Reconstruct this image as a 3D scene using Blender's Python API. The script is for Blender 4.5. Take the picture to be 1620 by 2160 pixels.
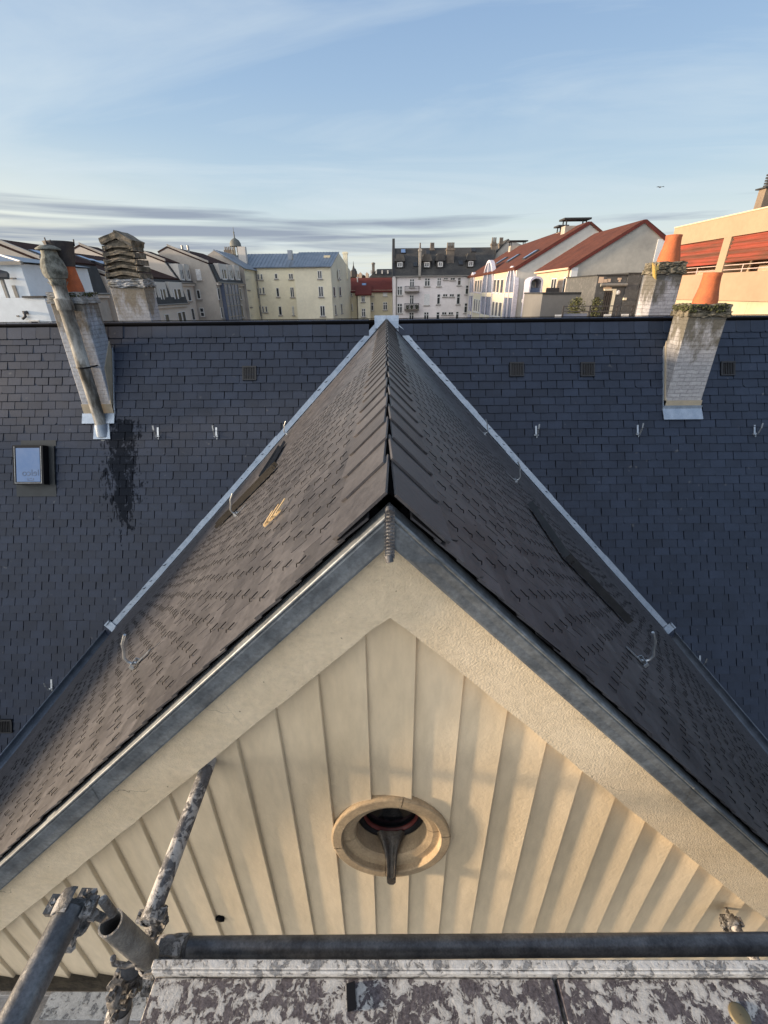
import bpy, bmesh, math, random
from mathutils import Vector, Matrix
R = math.radians
rng = random.Random(7)
SC = bpy.context.scene
COL = SC.collection
for o in list(bpy.data.objects):
    bpy.data.objects.remove(o)

# ------------------------------------------------------------------ camera
F_PX, PITCH, ROLL, YAW = 927.1, 0.46343, -0.01068, -0.00908
fw = Vector((math.sin(YAW) * math.cos(PITCH), math.cos(YAW) * math.cos(PITCH), -math.sin(PITCH)))
rt0 = Vector((math.cos(YAW), -math.sin(YAW), 0))
up0 = rt0.cross(fw)
RT = rt0 * math.cos(ROLL) + up0 * math.sin(ROLL)
UP = RT.cross(fw)
cd = bpy.data.cameras.new('camera')
cd.sensor_fit = 'HORIZONTAL'; cd.sensor_width = 36; cd.lens = 36 * F_PX / 1620
cd.clip_start = .02; cd.clip_end = 6000
cam = bpy.data.objects.new('camera', cd); COL.objects.link(cam)
cam.matrix_world = Matrix(((RT.x, UP.x, -fw.x, 0), (RT.y, UP.y, -fw.y, 0), (RT.z, UP.z, -fw.z, 0), (0, 0, 0, 1)))
SC.camera = cam

def ray(px, py):
    return RT * ((px - 810) / F_PX) + UP * ((1080 - py) / F_PX) + fw
def atY(px, py, Y):
    d = ray(px, py); return d * (Y / d.y)
def atX(px, py, X):
    d = ray(px, py); return d * (X / d.x)
def atZc(px, py, zc):
    return ray(px, py) * zc
def hit(px, py, O, N):
    d = ray(px, py); return d * (O.dot(N) / d.dot(N))

# ------------------------------------------------------------------ world, sun, exposure
SUN_AZ, SUN_EL = 95.0, 6.0       # degrees: azimuth to the left of +Y (slightly behind the camera), elevation
sdir = Vector((-math.sin(R(SUN_AZ)) * math.cos(R(SUN_EL)), math.cos(R(SUN_AZ)) * math.cos(R(SUN_EL)), math.sin(R(SUN_EL))))
sl = bpy.data.lights.new('sun', 'SUN'); sl.energy = 5.0; sl.angle = R(5); sl.color = (1, .76, .51)
sun = bpy.data.objects.new('sun', sl); COL.objects.link(sun)
sun.rotation_euler = (-sdir).to_track_quat('-Z', 'Y').to_euler()
W = bpy.data.worlds.new('World'); SC.world = W; W.use_nodes = True
SKY_S = .12

class NT:
    """tiny node-tree helper"""
    def __init__(s, t): s.t = t; t.nodes.clear()
    def n(s, typ, inp=None, **kw):
        nd = s.t.nodes.new(typ)
        for k, v in kw.items(): setattr(nd, k, v)
        for k, v in (inp or {}).items():
            if isinstance(v, tuple) and len(v) == 2 and hasattr(v[0], 'outputs'):
                s.t.links.new(v[0].outputs[v[1]], nd.inputs[k])
            elif hasattr(v, 'outputs'):
                s.t.links.new(v.outputs[0], nd.inputs[k])
            else:
                nd.inputs[k].default_value = v
        return nd
    def math(s, op, a, b=0.0, clamp=False):
        return s.n('ShaderNodeMath', {0: a, 1: b}, operation=op, use_clamp=clamp)
    def mix(s, f, a, b, mode='MIX'):
        m = s.n('ShaderNodeMix', {}, data_type='RGBA', blend_type=mode)
        for k, v in ((0, f), (6, a), (7, b)):
            if isinstance(v, tuple) and len(v) == 2 and hasattr(v[0], 'outputs'): s.t.links.new(v[0].outputs[v[1]], m.inputs[k])
            elif hasattr(v, 'outputs'): s.t.links.new(v.outputs[0] if v.bl_idname != 'ShaderNodeMix' else v.outputs[2], m.inputs[k])
            elif isinstance(v, (tuple, list)): m.inputs[k].default_value = tuple(v) if len(v) == 4 else tuple(v) + (1,)
            else: m.inputs[k].default_value = v
        return m
    def ramp(s, f, stops, interp='LINEAR'):
        r = s.n('ShaderNodeValToRGB', {0: f}); r.color_ramp.interpolation = interp
        e = r.color_ramp.elements
        while len(e) < len(stops): e.new(.5)
        for i, (p, c) in enumerate(stops):
            e[i].position = p; e[i].color = (c if isinstance(c, tuple) else (c, c, c)) + (1,)
        return r
    def noise(s, vec, scale, detail=4, rough=.55, dist=0):
        return s.n('ShaderNodeTexNoise', {'Vector': vec, 'Scale': scale, 'Detail': detail, 'Roughness': rough, 'Distortion': dist})
    def mapping(s, vec, sc=(1, 1, 1), rot=(0, 0, 0), loc=(0, 0, 0)):
        return s.n('ShaderNodeMapping', {'Vector': vec, 'Scale': sc, 'Rotation': rot, 'Location': loc})

def col(n): return (n, 2)     # output 2 of a Mix RGBA node
EXPO = 1.0
w = NT(W.node_tree)
sky = w.n('ShaderNodeTexSky', sky_type='NISHITA', sun_disc=False, sun_elevation=R(SUN_EL), sun_rotation=R(-SUN_AZ), altitude=200, air_density=1.0, dust_density=1.4, ozone_density=1.6)
tc = w.n('ShaderNodeTexCoord')
dirv = (tc, 'Generated')
sep = w.n('ShaderNodeSeparateXYZ', {0: dirv})
el = (sep, 2)
K = 1 / (SKY_S * 2 ** EXPO)
def k(c): return tuple(x * K for x in c)
# high thin veil of cloud over the clear sky: pale at the horizon, bluer higher up, warm towards the sun on the left
veil = w.ramp(el, [(0, (.88, .88, .80)), (.06, (.86, .89, .84)), (.12, (.68, .79, .84)), (.19, (.53, .69, .84)), (.30, (.40, .57, .80)), (.42, (.30, .46, .73)), (1, (.15, .22, .38))])
warm = w.math('MULTIPLY', w.n('ShaderNodeMapRange', {0: (sep, 0), 1: -.25, 2: -.72}), w.n('ShaderNodeMapRange', {0: el, 1: .24, 2: .0}))
veil2 = w.mix(w.math('MULTIPLY', warm, 1.0, True), veil, (1.25, 1.14, .86))
# unseen sky behind the camera: added brightness, stronger on the left, fills the gable
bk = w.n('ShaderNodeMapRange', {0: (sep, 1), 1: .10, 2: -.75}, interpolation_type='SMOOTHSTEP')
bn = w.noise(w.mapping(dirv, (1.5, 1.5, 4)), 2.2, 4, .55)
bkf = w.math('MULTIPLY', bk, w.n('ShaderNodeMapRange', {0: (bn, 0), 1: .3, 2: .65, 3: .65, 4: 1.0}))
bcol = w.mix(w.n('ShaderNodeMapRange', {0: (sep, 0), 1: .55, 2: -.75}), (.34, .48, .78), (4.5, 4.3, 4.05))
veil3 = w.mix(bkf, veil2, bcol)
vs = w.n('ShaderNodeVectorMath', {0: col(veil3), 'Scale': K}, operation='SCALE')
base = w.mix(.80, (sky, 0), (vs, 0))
# cirrus streaks: direction projected on a plane far above
zc = w.math('MAXIMUM', w.math('ADD', el, .08), .02)
px = w.math('DIVIDE', (sep, 0), zc); py = w.math('DIVIDE', (sep, 1), zc)
cv = w.n('ShaderNodeCombineXYZ', {0: px, 1: py, 2: 0.0})
ci = w.noise(w.mapping((cv, 0), (.34, .80, 1), (0, 0, R(24)), (3.1, 1.7, 0)), 1.0, 7, .58, 1.3)
cir = w.ramp((ci, 0), [(.40, 0.0), (.70, .62)])
base = w.mix((cir, 0), base, k((.70, .80, .86)))
# flat grey-blue stratus bars just above the roofs
az = w.n('ShaderNodeMath', {0: (sep, 0), 1: (sep, 1)}, operation='ARCTAN2')
sv = w.n('ShaderNodeCombineXYZ', {0: az, 1: w.math('MULTIPLY', el, 21.0), 2: 0.0})
sn = w.noise((sv, 0), 1.9, 6, .52, .4)
bandv = w.n('ShaderNodeFloatCurve', {'Factor': 1.0, 'Value': el})
cm = bandv.mapping.curves[0]
pts = [(0, .38), (.03, .44), (.065, .52), (.095, .60), (.118, .60), (.138, .45), (.17, .22), (1, 0)]
while len(cm.points) < len(pts): cm.points.new(.5, .5)
for p, q in zip(cm.points, pts): p.location = q
bandv.mapping.update()
lft = w.n('ShaderNodeMapRange', {0: az, 1: .55, 2: -.25, 3: -.10, 4: .03})
st = w.ramp(w.math('ADD', w.math('ADD', (sn, 0), (lft, 0)), w.math('SUBTRACT', bandv, .5)), [(.51, 0.0), (.69, .85)])
base = w.mix(w.math('MULTIPLY', (st, 0), w.math('LESS_THAN', w.math('ABSOLUTE', az), 1.6)), base, k((.28, .33, .43)))
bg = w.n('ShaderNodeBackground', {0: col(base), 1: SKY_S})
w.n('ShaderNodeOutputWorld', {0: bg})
SC.view_settings.view_transform = 'Standard'; SC.view_settings.look = 'None'
SC.view_settings.exposure = EXPO; SC.view_settings.gamma = 1
SC.cycles.max_bounces = 6; SC.cycles.diffuse_bounces = 4
SC.cycles.use_denoising = True

# ------------------------------------------------------------------ materials
MATS = {}
def M(name, base, rough=.7, col2=None, scale=6, lo=.35, hi=.7, bump=0, bscale=60, metal=0, isl=0, stretch=(1, 1, 1), spec=.5, detail=6, bdist=.01, fine=0, cracks=False):
    m = bpy.data.materials.new(name); m.use_nodes = True
    t = NT(m.node_tree)
    oc = (t.n('ShaderNodeTexCoord'), 'Object')
    mp = t.mapping(oc, stretch)
    n1 = t.noise((mp, 0), scale, detail, .6)
    f = t.ramp((n1, 0), [(lo, 0.0), (hi, 1.0)])
    c = t.mix((f, 0), base, col2 or tuple(x * .7 for x in base))
    if fine:
        n3 = t.noise((mp, 0), scale * 9, 3, .6)
        c = t.mix(1.0, c, (t.n('ShaderNodeMapRange', {0: (n3, 0), 1: .25, 2: .75, 3: 1 - fine, 4: 1 + fine}), 0), 'MULTIPLY')
    if isl:
        g = t.n('ShaderNodeNewGeometry')
        v = t.n('ShaderNodeMapRange', {0: (g, 'Random Per Island'), 3: 1 - isl, 4: 1 + isl})
        c = t.mix(1.0, c, (v, 0), 'MULTIPLY')
    if cracks:      # hairline cracks and a few dark pits
        wv = t.n('ShaderNodeVectorMath', {0: oc, 1: t.n('ShaderNodeVectorMath', {0: (t.noise(oc, 7, 4, .6), 1), 'Scale': .16}, operation='SCALE')}, operation='ADD')
        vo = t.n('ShaderNodeTexVoronoi', {'Vector': (wv, 0), 'Scale': 2.6}, feature='DISTANCE_TO_EDGE')
        mk = t.ramp((t.noise(oc, 1.6, 2, .5), 0), [(.54, 0.0), (.60, 1.0)])
        cr = t.math('MULTIPLY', t.ramp((vo, 0), [(.0, .75), (.006, 0.0)]), mk)
        c = t.mix(cr, c, (.10, .075, .05))
        pit = t.ramp((t.noise(oc, 55, 2, .5), 0), [(.745, 0.0), (.77, .7)])
        c = t.mix((pit, 0), c, (.14, .10, .07))
    b = t.n('ShaderNodeBsdfPrincipled', {'Base Color': col(c), 'Roughness': rough, 'Metallic': metal, 'Specular IOR Level': spec})
    if bump:
        n2 = t.noise(oc, bscale, 5, .6)
        bp = t.n('ShaderNodeBump', {'Height': (n2, 0), 'Strength': bump, 'Distance': bdist})
        t.t.links.new(bp.outputs[0], b.inputs['Normal'])
    t.n('ShaderNodeOutputMaterial', {0: b})
    MATS[name] = m
    return m

def slate_mat(name, base, col2, rough, isl, stain=None, spec=.5):
    m = bpy.data.materials.new(name); m.use_nodes = True
    t = NT(m.node_tree)
    oc = (t.n('ShaderNodeTexCoord'), 'Object')
    g = t.n('ShaderNodeNewGeometry')
    n1 = t.noise(oc, 2.2, 5, .6); n2 = t.noise(t.mapping(oc, (1, 1, 1)), 38, 4, .65)
    c = t.mix((t.ramp((n1, 0), [(.3, 0.0), (.72, 1.0)]), 0), base, col2)
    v = t.n('ShaderNodeMapRange', {0: (g, 'Random Per Island'), 3: 1 - isl, 4: 1 + isl})
    c = t.mix(1.0, c, (v, 0), 'MULTIPLY')
    f = t.n('ShaderNodeMapRange', {0: (n2, 0), 1: .25, 2: .75, 3: .78, 4: 1.22})
    c = t.mix(1.0, c, (f, 0), 'MULTIPLY')
    # pale lichen and dust specks
    n4 = t.noise(oc, 9, 2, .4)
    c = t.mix((t.ramp((n4, 0), [(.72, 0.0), (.80, .25)]), 0), c, (.22, .22, .21))
    ro = t.n('ShaderNodeMapRange', {0: (n2, 0), 1: .2, 2: .8, 3: rough - .08, 4: rough + .10})
    rr = (ro, 0); wet = spec
    if stain:
        x0, z0, z1 = stain
        sp = t.n('ShaderNodeSeparateXYZ', {0: oc})
        dx = t.math('ABSOLUTE', t.math('SUBTRACT', (sp, 0), x0))
        fx = t.n('ShaderNodeMapRange', {0: dx, 1: .55, 2: .0})
        fz = t.math('MULTIPLY', t.n('ShaderNodeMapRange', {0: (sp, 2), 1: z1, 2: z1 + 1.0}), t.n('ShaderNodeMapRange', {0: (sp, 2), 1: z0, 2: z0 - .06}))
        ns = t.noise(t.mapping(oc, (1, 1, .35)), 9, 5, .65, .4)
        ns2 = t.math('MULTIPLY', t.noise(t.mapping(oc, (1, 1, .06)), 30, 2, .5), .35)
        s = t.math('ADD', t.math('ADD', (ns, 0), ns2), t.math('MULTIPLY', t.math('MULTIPLY', fx, fz), .42))
        sm = t.math('MULTIPLY', t.ramp(s, [(.86, 0.0), (.95, .85)]), t.math('MULTIPLY', t.math('MULTIPLY', fx, fz), 8.0, True))
        c = t.mix(sm, c, (.008, .010, .014)); wet = t.math('MULTIPLY', t.math('SUBTRACT', 1.0, sm), spec)
    b = t.n('ShaderNodeBsdfPrincipled', {'Base Color': col(c), 'Roughness': rr, 'Specular IOR Level': wet})
    bp = t.n('ShaderNodeBump', {'Height': (n2, 0), 'Strength': .35, 'Distance': .004})
    t.t.links.new(bp.outputs[0], b.inputs['Normal'])
    t.n('ShaderNodeOutputMaterial', {0: b}); MATS[name] = m
    return m

def brick_mat(name, c1, c2, mortar, grime, zt, gsc=2.2, bw=.22, bh=.068):
    """painted brick: courses in relief, dirt and lichen streaking down from the top (zt)"""
    m = bpy.data.materials.new(name); m.use_nodes = True
    t = NT(m.node_tree)
    oc = (t.n('ShaderNodeTexCoord'), 'Object')
    sp = t.n('ShaderNodeSeparateXYZ', {0: oc})
    n0 = t.noise(oc, 7, 4, .6)
    wob = t.math('MULTIPLY', t.math('SUBTRACT', (n0, 0), .5), .035)
    v = t.n('ShaderNodeCombineXYZ', {0: t.math('ADD', (sp, 0), (sp, 1)), 1: t.math('ADD', (sp, 2), wob), 2: 0.0})
    br = t.n('ShaderNodeTexBrick', {'Vector': (v, 0), 'Color1': c1 + (1,), 'Color2': c2 + (1,), 'Mortar': mortar + (1,), 'Scale': 1.0, 'Mortar Size': .006, 'Mortar Smooth': .4, 'Brick Width': bw, 'Row Height': bh})
    br.offset = .5
    n1 = t.noise(t.mapping(oc, (1, 1, .45)), gsc * 2, 7, .65)
    fz = t.n('ShaderNodeMapRange', {0: (sp, 2), 1: zt - 1.1, 2: zt, 3: -.22, 4: .24})
    g = t.ramp(t.math('ADD', (n1, 0), fz), [(.50, 0.0), (.68, .9)])
    c = t.mix((g, 0), (br, 0), grime)
    n3 = t.noise(oc, 26, 4, .6)
    c = t.mix(1.0, c, (t.n('ShaderNodeMapRange', {0: (n3, 0), 1: .25, 2: .75, 3: .75, 4: 1.2}), 0), 'MULTIPLY')
    b = t.n('ShaderNodeBsdfPrincipled', {'Base Color': col(c), 'Roughness': .85})
    h = t.math('ADD', t.math('MULTIPLY', (br, 1), -1.0), t.math('MULTIPLY', (n3, 0), .7))
    bp = t.n('ShaderNodeBump', {'Height': h, 'Strength': .75, 'Distance': .009})
    t.t.links.new(bp.outputs[0], b.inputs['Normal'])
    t.n('ShaderNodeOutputMaterial', {0: b}); MATS[name] = m
    return m

def splash_mat(name, dark, mid, white, sc=9, amount=.52, rough=.8, metal=0):
    """old scaffold surface with crusts of spilled plaster"""
    m = bpy.data.materials.new(name); m.use_nodes = True
    t = NT(m.node_tree)
    oc = (t.n('ShaderNodeTexCoord'), 'Object')
    a = t.noise(oc, sc, 8, .68, .6); b2 = t.noise(oc, sc * 3.4, 6, .7, .3); d = t.noise(oc, sc * .45, 3, .5)
    c = t.mix((t.ramp((b2, 0), [(.35, 0.0), (.68, 1.0)]), 0), dark, mid)
    s = t.math('ADD', t.math('MULTIPLY', (a, 0), .62), t.math('ADD', t.math('MULTIPLY', (d, 0), .3), t.math('MULTIPLY', (b2, 0), .18)))
    cr = t.ramp(s, [(amount, 0.0), (amount + .02, .75), (amount + .10, 1.0)])
    wv = t.mix((t.ramp((b2, 0), [(.3, 0.0), (.7, 1.0)]), 0), white, tuple(x * .62 for x in white))
    c = t.mix((cr, 0), c, wv)
    bs = t.n('ShaderNodeBsdfPrincipled', {'Base Color': col(c), 'Roughness': rough, 'Metallic': metal})
    h = t.math('ADD', t.math('MULTIPLY', (cr, 0), 1.0), t.math('MULTIPLY', (b2, 0), .8))
    bp = t.n('ShaderNodeBump', {'Height': h, 'Strength': .8, 'Distance': .003})
    t.t.links.new(bp.outputs[0], bs.inputs['Normal'])
    t.n('ShaderNodeOutputMaterial', {0: bs}); MATS[name] = m
    return m

# ------------------------------------------------------------------ mesh helpers
class MB:
    def __init__(s): s.v = []; s.f = []; s.sm = []
    def add(s, vs, fs, smooth=False):
        o = len(s.v); s.v.extend([tuple(v) for v in vs])
        for f in fs: s.f.append([i + o for i in f]); s.sm.append(smooth)
        return s
    def obox(s, c, ux, uy, uz):
        c = Vector(c); ux = Vector(ux); uy = Vector(uy); uz = Vector(uz)
        vs = [c + ux * a + uy * b + uz * d for d in (-1, 1) for b in (-1, 1) for a in (-1, 1)]
        return s.add(vs, [(0, 2, 3, 1), (4, 5, 7, 6), (0, 1, 5, 4), (2, 6, 7, 3), (0, 4, 6, 2), (1, 3, 7, 5)])
    def box(s, x0, x1, y0, y1, z0, z1):
        return s.obox(((x0 + x1) / 2, (y0 + y1) / 2, (z0 + z1) / 2), ((x1 - x0) / 2, 0, 0), (0, (y1 - y0) / 2, 0), (0, 0, (z1 - z0) / 2))
    def prism(s, pts, vec):
        n = len(pts); vec = Vector(vec); pts = [Vector(p) for p in pts]
        vs = pts + [p + vec for p in pts]
        fs = [tuple(range(n)), tuple(range(2 * n - 1, n - 1, -1))] + [(i, (i + 1) % n, (i + 1) % n + n, i + n) for i in range(n)]
        return s.add(vs, fs)
    def tube(s, pts, r, n=10, cap=True, rr=None):
        pts = [Vector(p) for p in pts]; k = len(pts); vs = []; fs = []
        ref = None
        for i, p in enumerate(pts):
            d = (pts[min(i + 1, k - 1)] - pts[max(i - 1, 0)]).normalized()
            if ref is None: ref = d.orthogonal().normalized()
            ref = (ref - d * ref.dot(d)).normalized(); b = d.cross(ref)
            ra = rr[i] if rr else r
            for j in range(n):
                a = 2 * math.pi * j / n; vs.append(p + (ref * math.cos(a) + b * math.sin(a)) * ra)
        for i in range(k - 1):
            for j in range(n):
                fs.append((i * n + j, i * n + (j + 1) % n, (i + 1) * n + (j + 1) % n, (i + 1) * n + j))
        s.add(vs, fs, True)
        if cap:
            s.add(vs[:n], [tuple(range(n - 1, -1, -1))]); s.add(vs[-n:], [tuple(range(n))])
        return s
    def pipe(s, p0, p1, r, th=.004, n=20, plug=.35):
        """open-ended tube with wall thickness; inside closed a way down"""
        p0 = Vector(p0); p1 = Vector(p1); d = (p1 - p0).normalized()
        s.tube([p0, p1], r, n, False); q = p0 + d * min(plug, (p1 - p0).length * .8)
        s.tube([p0, q], r - th, n, False)
        e = d.orthogonal().normalized(); b = d.cross(e); o = []
        for ra in (r, r - th): o += [p0 + (e * math.cos(2 * math.pi * j / n) + b * math.sin(2 * math.pi * j / n)) * ra for j in range(n)]
        s.add(o, [(j, (j + 1) % n, (j + 1) % n + n, j + n) for j in range(n)])
        s.add([q + (e * math.cos(2 * math.pi * j / n) + b * math.sin(2 * math.pi * j / n)) * (r - th) for j in range(n)], [tuple(range(n))])
        s.add([p1 + (e * math.cos(2 * math.pi * j / n) + b * math.sin(2 * math.pi * j / n)) * r for j in range(n)], [tuple(range(n))])
        return s
    def lathe(s, prof, c, ax=(0, 0, 1), n=24, a0=0, a1=2 * math.pi, smooth=True, jit=0):
        c = Vector(c); ax = Vector(ax).normalized()
        e = ax.orthogonal().normalized() if abs(ax.z) < .99 else Vector((1, 0, 0)); b = ax.cross(e)
        full = abs(a1 - a0 - 2 * math.pi) < 1e-6; m = n if full else n + 1; vs = []
        for r_, h in prof:
            for j in range(m):
                a = a0 + (a1 - a0) * j / n
                vs.append(c + ax * h + (e * math.cos(a) + b * math.sin(a)) * r_ * (1 + (rng.random() - .5) * jit))
        fs = []
        for i in range(len(prof) - 1):
            for j in range(n):
                j2 = (j + 1) % m if full else j + 1
                fs.append((i * m + j, i * m + j2, (i + 1) * m + j2, (i + 1) * m + j))
        return s.add(vs, fs, smooth)
    def ribbon(s, pts, wv, th):
        """flat bar: polyline pts, half width vector wv, thickness th"""
        wv = Vector(wv)
        pts = [Vector(p) for p in pts]
        for a, b in zip(pts, pts[1:]):
            d = (b - a); nn = d.cross(wv).normalized() * th / 2
            s.obox((a + b) / 2, d / 2 + d.normalized() * th * .4, wv, nn)
        return s
    def build(s, name, mat, parent=None, fix=True, bevel=0, seg=1, label=None):
        me = bpy.data.meshes.new(name)
        me.from_pydata(s.v, [], s.f)
        if any(s.sm): me.polygons.foreach_set('use_smooth', s.sm)
        if fix:
            bm = bmesh.new(); bm.from_mesh(me)
            bmesh.ops.recalc_face_normals(bm, faces=bm.faces); bm.to_mesh(me); bm.free()
        if isinstance(mat, str): mat = MATS[mat]
        me.materials.append(mat); me.update()
        o = bpy.data.objects.new(name, me); COL.objects.link(o)
        if parent: o.parent = parent
        if bevel:
            b = o.modifiers.new('bevel', 'BEVEL'); b.width = bevel; b.segments = seg; b.limit_method = 'ANGLE'
        if label: o['label'] = label
        return o

def tag(o, label, cat, group=None, kind=None):
    if label: o['label'] = label
    if cat: o['category'] = cat
    if group: o['group'] = group
    if kind: o['kind'] = kind
    return o
def thing(name, label, cat, group=None, loc=(0, 0, 0)):
    o = bpy.data.objects.new(name, None); COL.objects.link(o); o.location = loc; o.empty_display_size = .1
    return tag(o, label, cat, group)
def roughen(o, amt, sc=6, cuts=0):
    """break up edges of weathered masonry"""
    me = o.data; bm = bmesh.new(); bm.from_mesh(me)
    bmesh.ops.remove_doubles(bm, verts=bm.verts, dist=1e-4)
    if cuts: bmesh.ops.subdivide_edges(bm, edges=bm.edges, cuts=cuts, use_grid_fill=True)
    r2 = random.Random(len(bm.verts))
    for v in bm.verts:
        v.co += Vector((r2.uniform(-1, 1), r2.uniform(-1, 1), r2.uniform(-1, 1))) * amt
    bm.to_mesh(me); bm.free(); return o

# ------------------------------------------------------------------ palette
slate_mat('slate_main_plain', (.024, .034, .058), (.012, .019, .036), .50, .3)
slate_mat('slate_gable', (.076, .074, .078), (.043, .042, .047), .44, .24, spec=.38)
M('dark_underlay', (.006, .006, .007), .9, spec=.05)
M('zinc_new', (.33, .39, .47), .45, (.23, .29, .37), 7, metal=.55, bump=.2, bscale=50, fine=.18)
M('zinc_old', (.19, .212, .23), .5, (.105, .118, .13), 9, .38, .62, metal=.35, bump=.25, bscale=35, fine=.3, bdist=.004)
M('zinc_gutter', (.20, .23, .27), .5, (.12, .14, .17), 5, metal=.55, fine=.15)
M('lead', (.12, .125, .135), .55, (.05, .05, .055), 30, metal=.4, bump=.5, bscale=90)
M('stucco', (.71, .59, .42), .9, (.61, .495, .335), 5, .35, .75, bump=.8, bscale=130, bdist=.006, fine=.10, cracks=True)
M('board_paint', (.69, .57, .40), .75, (.60, .485, .325), 3, .35, .7, bump=.35, bscale=60, stretch=(1, 1, .25), fine=.09, bdist=.005)
M('board_base', (.16, .13, .09), .95, (.05, .042, .033), 14, bump=.9, bscale=50)
M('seal_red', (.10, .012, .010), .5)
M('oculus_stone', (.42, .315, .195), .88, (.30, .22, .135), 12, .35, .7, bump=.5, bscale=90, fine=.18, bdist=.004)
M('wet_stone', (.085, .068, .05), .35, (.022, .019, .016), 20, bump=.6, bscale=60)
M('black_metal', (.010, .010, .012), .5, spec=.2)
M('dark_glass', (.006, .007, .009), .08, spec=.6)
M('galva', (.46, .49, .52), .38, (.34, .37, .40), 30, metal=.8)
M('galva_dull', (.33, .34, .34), .5, (.2, .2, .2), 30, metal=.5)
M('tube_steel', (.14, .145, .155), .42, (.06, .063, .07), 20, .35, .65, metal=.45, bump=.4, bscale=70, fine=.3, bdist=.003)
splash_mat('tube_splash', (.045, .045, .05), (.14, .14, .15), (.52, .50, .48), 24, .535, .6)
splash_mat('deck_splash', (.030, .024, .029), (.135, .12, .13), (.55, .545, .53), 42, .532)
splash_mat('edge_splash', (.10, .10, .105), (.30, .31, .32), (.60, .60, .59), 34, .50, .65)
splash_mat('coupler_rust', (.045, .042, .040), (.15, .145, .14), (.38, .37, .36), 40, .55, .6)
M('deck_steel', (.36, .34, .32), .6, (.22, .20, .18), 12, metal=.3, fine=.25, bump=.3)
M('terracotta', (.43, .115, .040), .85, (.25, .075, .035), 6, .40, .72, bump=.4, bscale=40, fine=.15)
M('pot_black', (.030, .030, .036), .75, (.055, .052, .05), 9, fine=.3, bump=.4)
M('pot_cement', (.20, .21, .19), .9, (.055, .058, .05), 9, .4, .62, bump=.8, bscale=60, fine=.3)
M('moss', (.060, .068, .022), .95, (.025, .025, .015), 20, bump=1, bscale=50)
M('cap_crust', (.19, .17, .13), .95, (.045, .043, .030), 10, .4, .6, bump=1, bscale=45, fine=.35)
M('mortar', (.40, .34, .25), .9, (.30, .27, .21), 6, bump=.4, bscale=60)
M('flue_pale', (.36, .36, .34), .85, (.075, .07, .058), 6, .40, .60, bump=.4, bscale=50, stretch=(1, 1, .4), fine=.2)
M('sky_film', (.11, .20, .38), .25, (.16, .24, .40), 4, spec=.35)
M('print_grey', (.10, .15, .24), .5)
M('lath', (.75, .56, .30), .7, (.60, .42, .22), 12)
# far buildings
def wallmat(n, c, c2=None, sc=.35, **kw): return M(n, c, .9, c2 or tuple(x * .82 for x in c), sc, .3, .75, bump=.0, fine=.06, **kw)
wallmat('w_white', (.76, .76, .76)); wallmat('w_bluewhite', (.70, .76, .81)); wallmat('w_beige', (.46, .42, .37), (.30, .275, .245), .5)
wallmat('w_beige_lt', (.60, .54, .47)); wallmat('w_cream', (.78, .72, .55)); wallmat('w_cream_dk', (.60, .54, .39)); wallmat('w_cream_lt', (.76, .70, .54))
wallmat('w_pink', (.76, .71, .70)); wallmat('w_offwhite', (.60, .57, .52), (.50, .47, .43))
wallmat('w_stain', (.50, .47, .41), (.27, .26, .24), .45)
wallmat('w_tan', (.33, .245, .165)); wallmat('w_orange', (.345, .235, .160)); wallmat('w_yellow', (.45, .39, .28)); wallmat('w_grey', (.15, .15, .15)); wallmat('w_peach', (.58, .44, .32), (.50, .37, .27), 2)
M('w_slateclad', (.075, .078, .08), .8, (.13, .13, .13), 3.5, .5, .75, fine=.4)
M('t_red', (.115, .046, .034), .95, (.075, .033, .028), .8, fine=.3, spec=.1)
M('t_red2', (.14, .042, .036), .95, (.11, .035, .032), .8, fine=.2, spec=.1)
M('t_brown', (.055, .034, .030), .95, (.032, .021, .020), .6, fine=.3, spec=.05)
M('t_slate', (.060, .058, .054), .8, (.030, .030, .031), .5, .35, .65, stretch=(1, 1, .3), fine=.35)
M('t_dark', (.018, .019, .021), .7, (.035, .037, .04), 1, fine=.3)
M('t_zinc', (.21, .25, .31), .5, (.14, .18, .23), .5, metal=.3, fine=.1)
M('glass_far', (.035, .038, .042), .15, spec=.6)
M('glass_blue', (.10, .13, .20), .2, (.16, .19, .27), .6, spec=.6)
M('frame_white', (.72, .72, .71), .5); M('frame_dark', (.05, .05, .055), .5); M('frame_lilac', (.60, .58, .66), .6)
M('sill_grey', (.34, .31, .28), .8)
M('pipe_grey', (.22, .21, .19), .6)
M('stack_stone', (.17, .145, .12), .9, (.09, .08, .07), 1.2, fine=.3)
M('stack_pale', (.40, .37, .32), .9, (.24, .22, .2), 1.2)
M('awning', (.27, .045, .026), .8, (.10, .035, .02), .9, .40, .60, stretch=(.15, .15, 3.2), fine=.2)
M('red_paint', (.42, .03, .03), .6)
M('curtain', (.55, .47, .34), .8, (.35, .27, .18), 6, stretch=(1, 4, .1))
M('rail_pink', (.55, .42, .38), .5)
M('leaf', (.060, .072, .022), .7, (.10, .095, .035), 3, isl=.5)
M('leaf_dark', (.030, .048, .018), .7, (.05, .065, .025), 3, isl=.5)
M('bark', (.07, .05, .035), .9)
M('bird_grey', (.06, .06, .065), .8)
M('asphalt', (.05, .05, .05), .9)
M('copper', (.12, .13, .12), .7, (.08, .09, .09), 2)

# ------------------------------------------------------------------ setting: ground
g = MB(); g.add([(-3000, -3000, -18), (3000, -3000, -18), (3000, 3000, -18), (-3000, 3000, -18)], [(0, 1, 2, 3)])
tag(g.build('ground', 'asphalt', fix=False), None, None, kind='structure')

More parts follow.
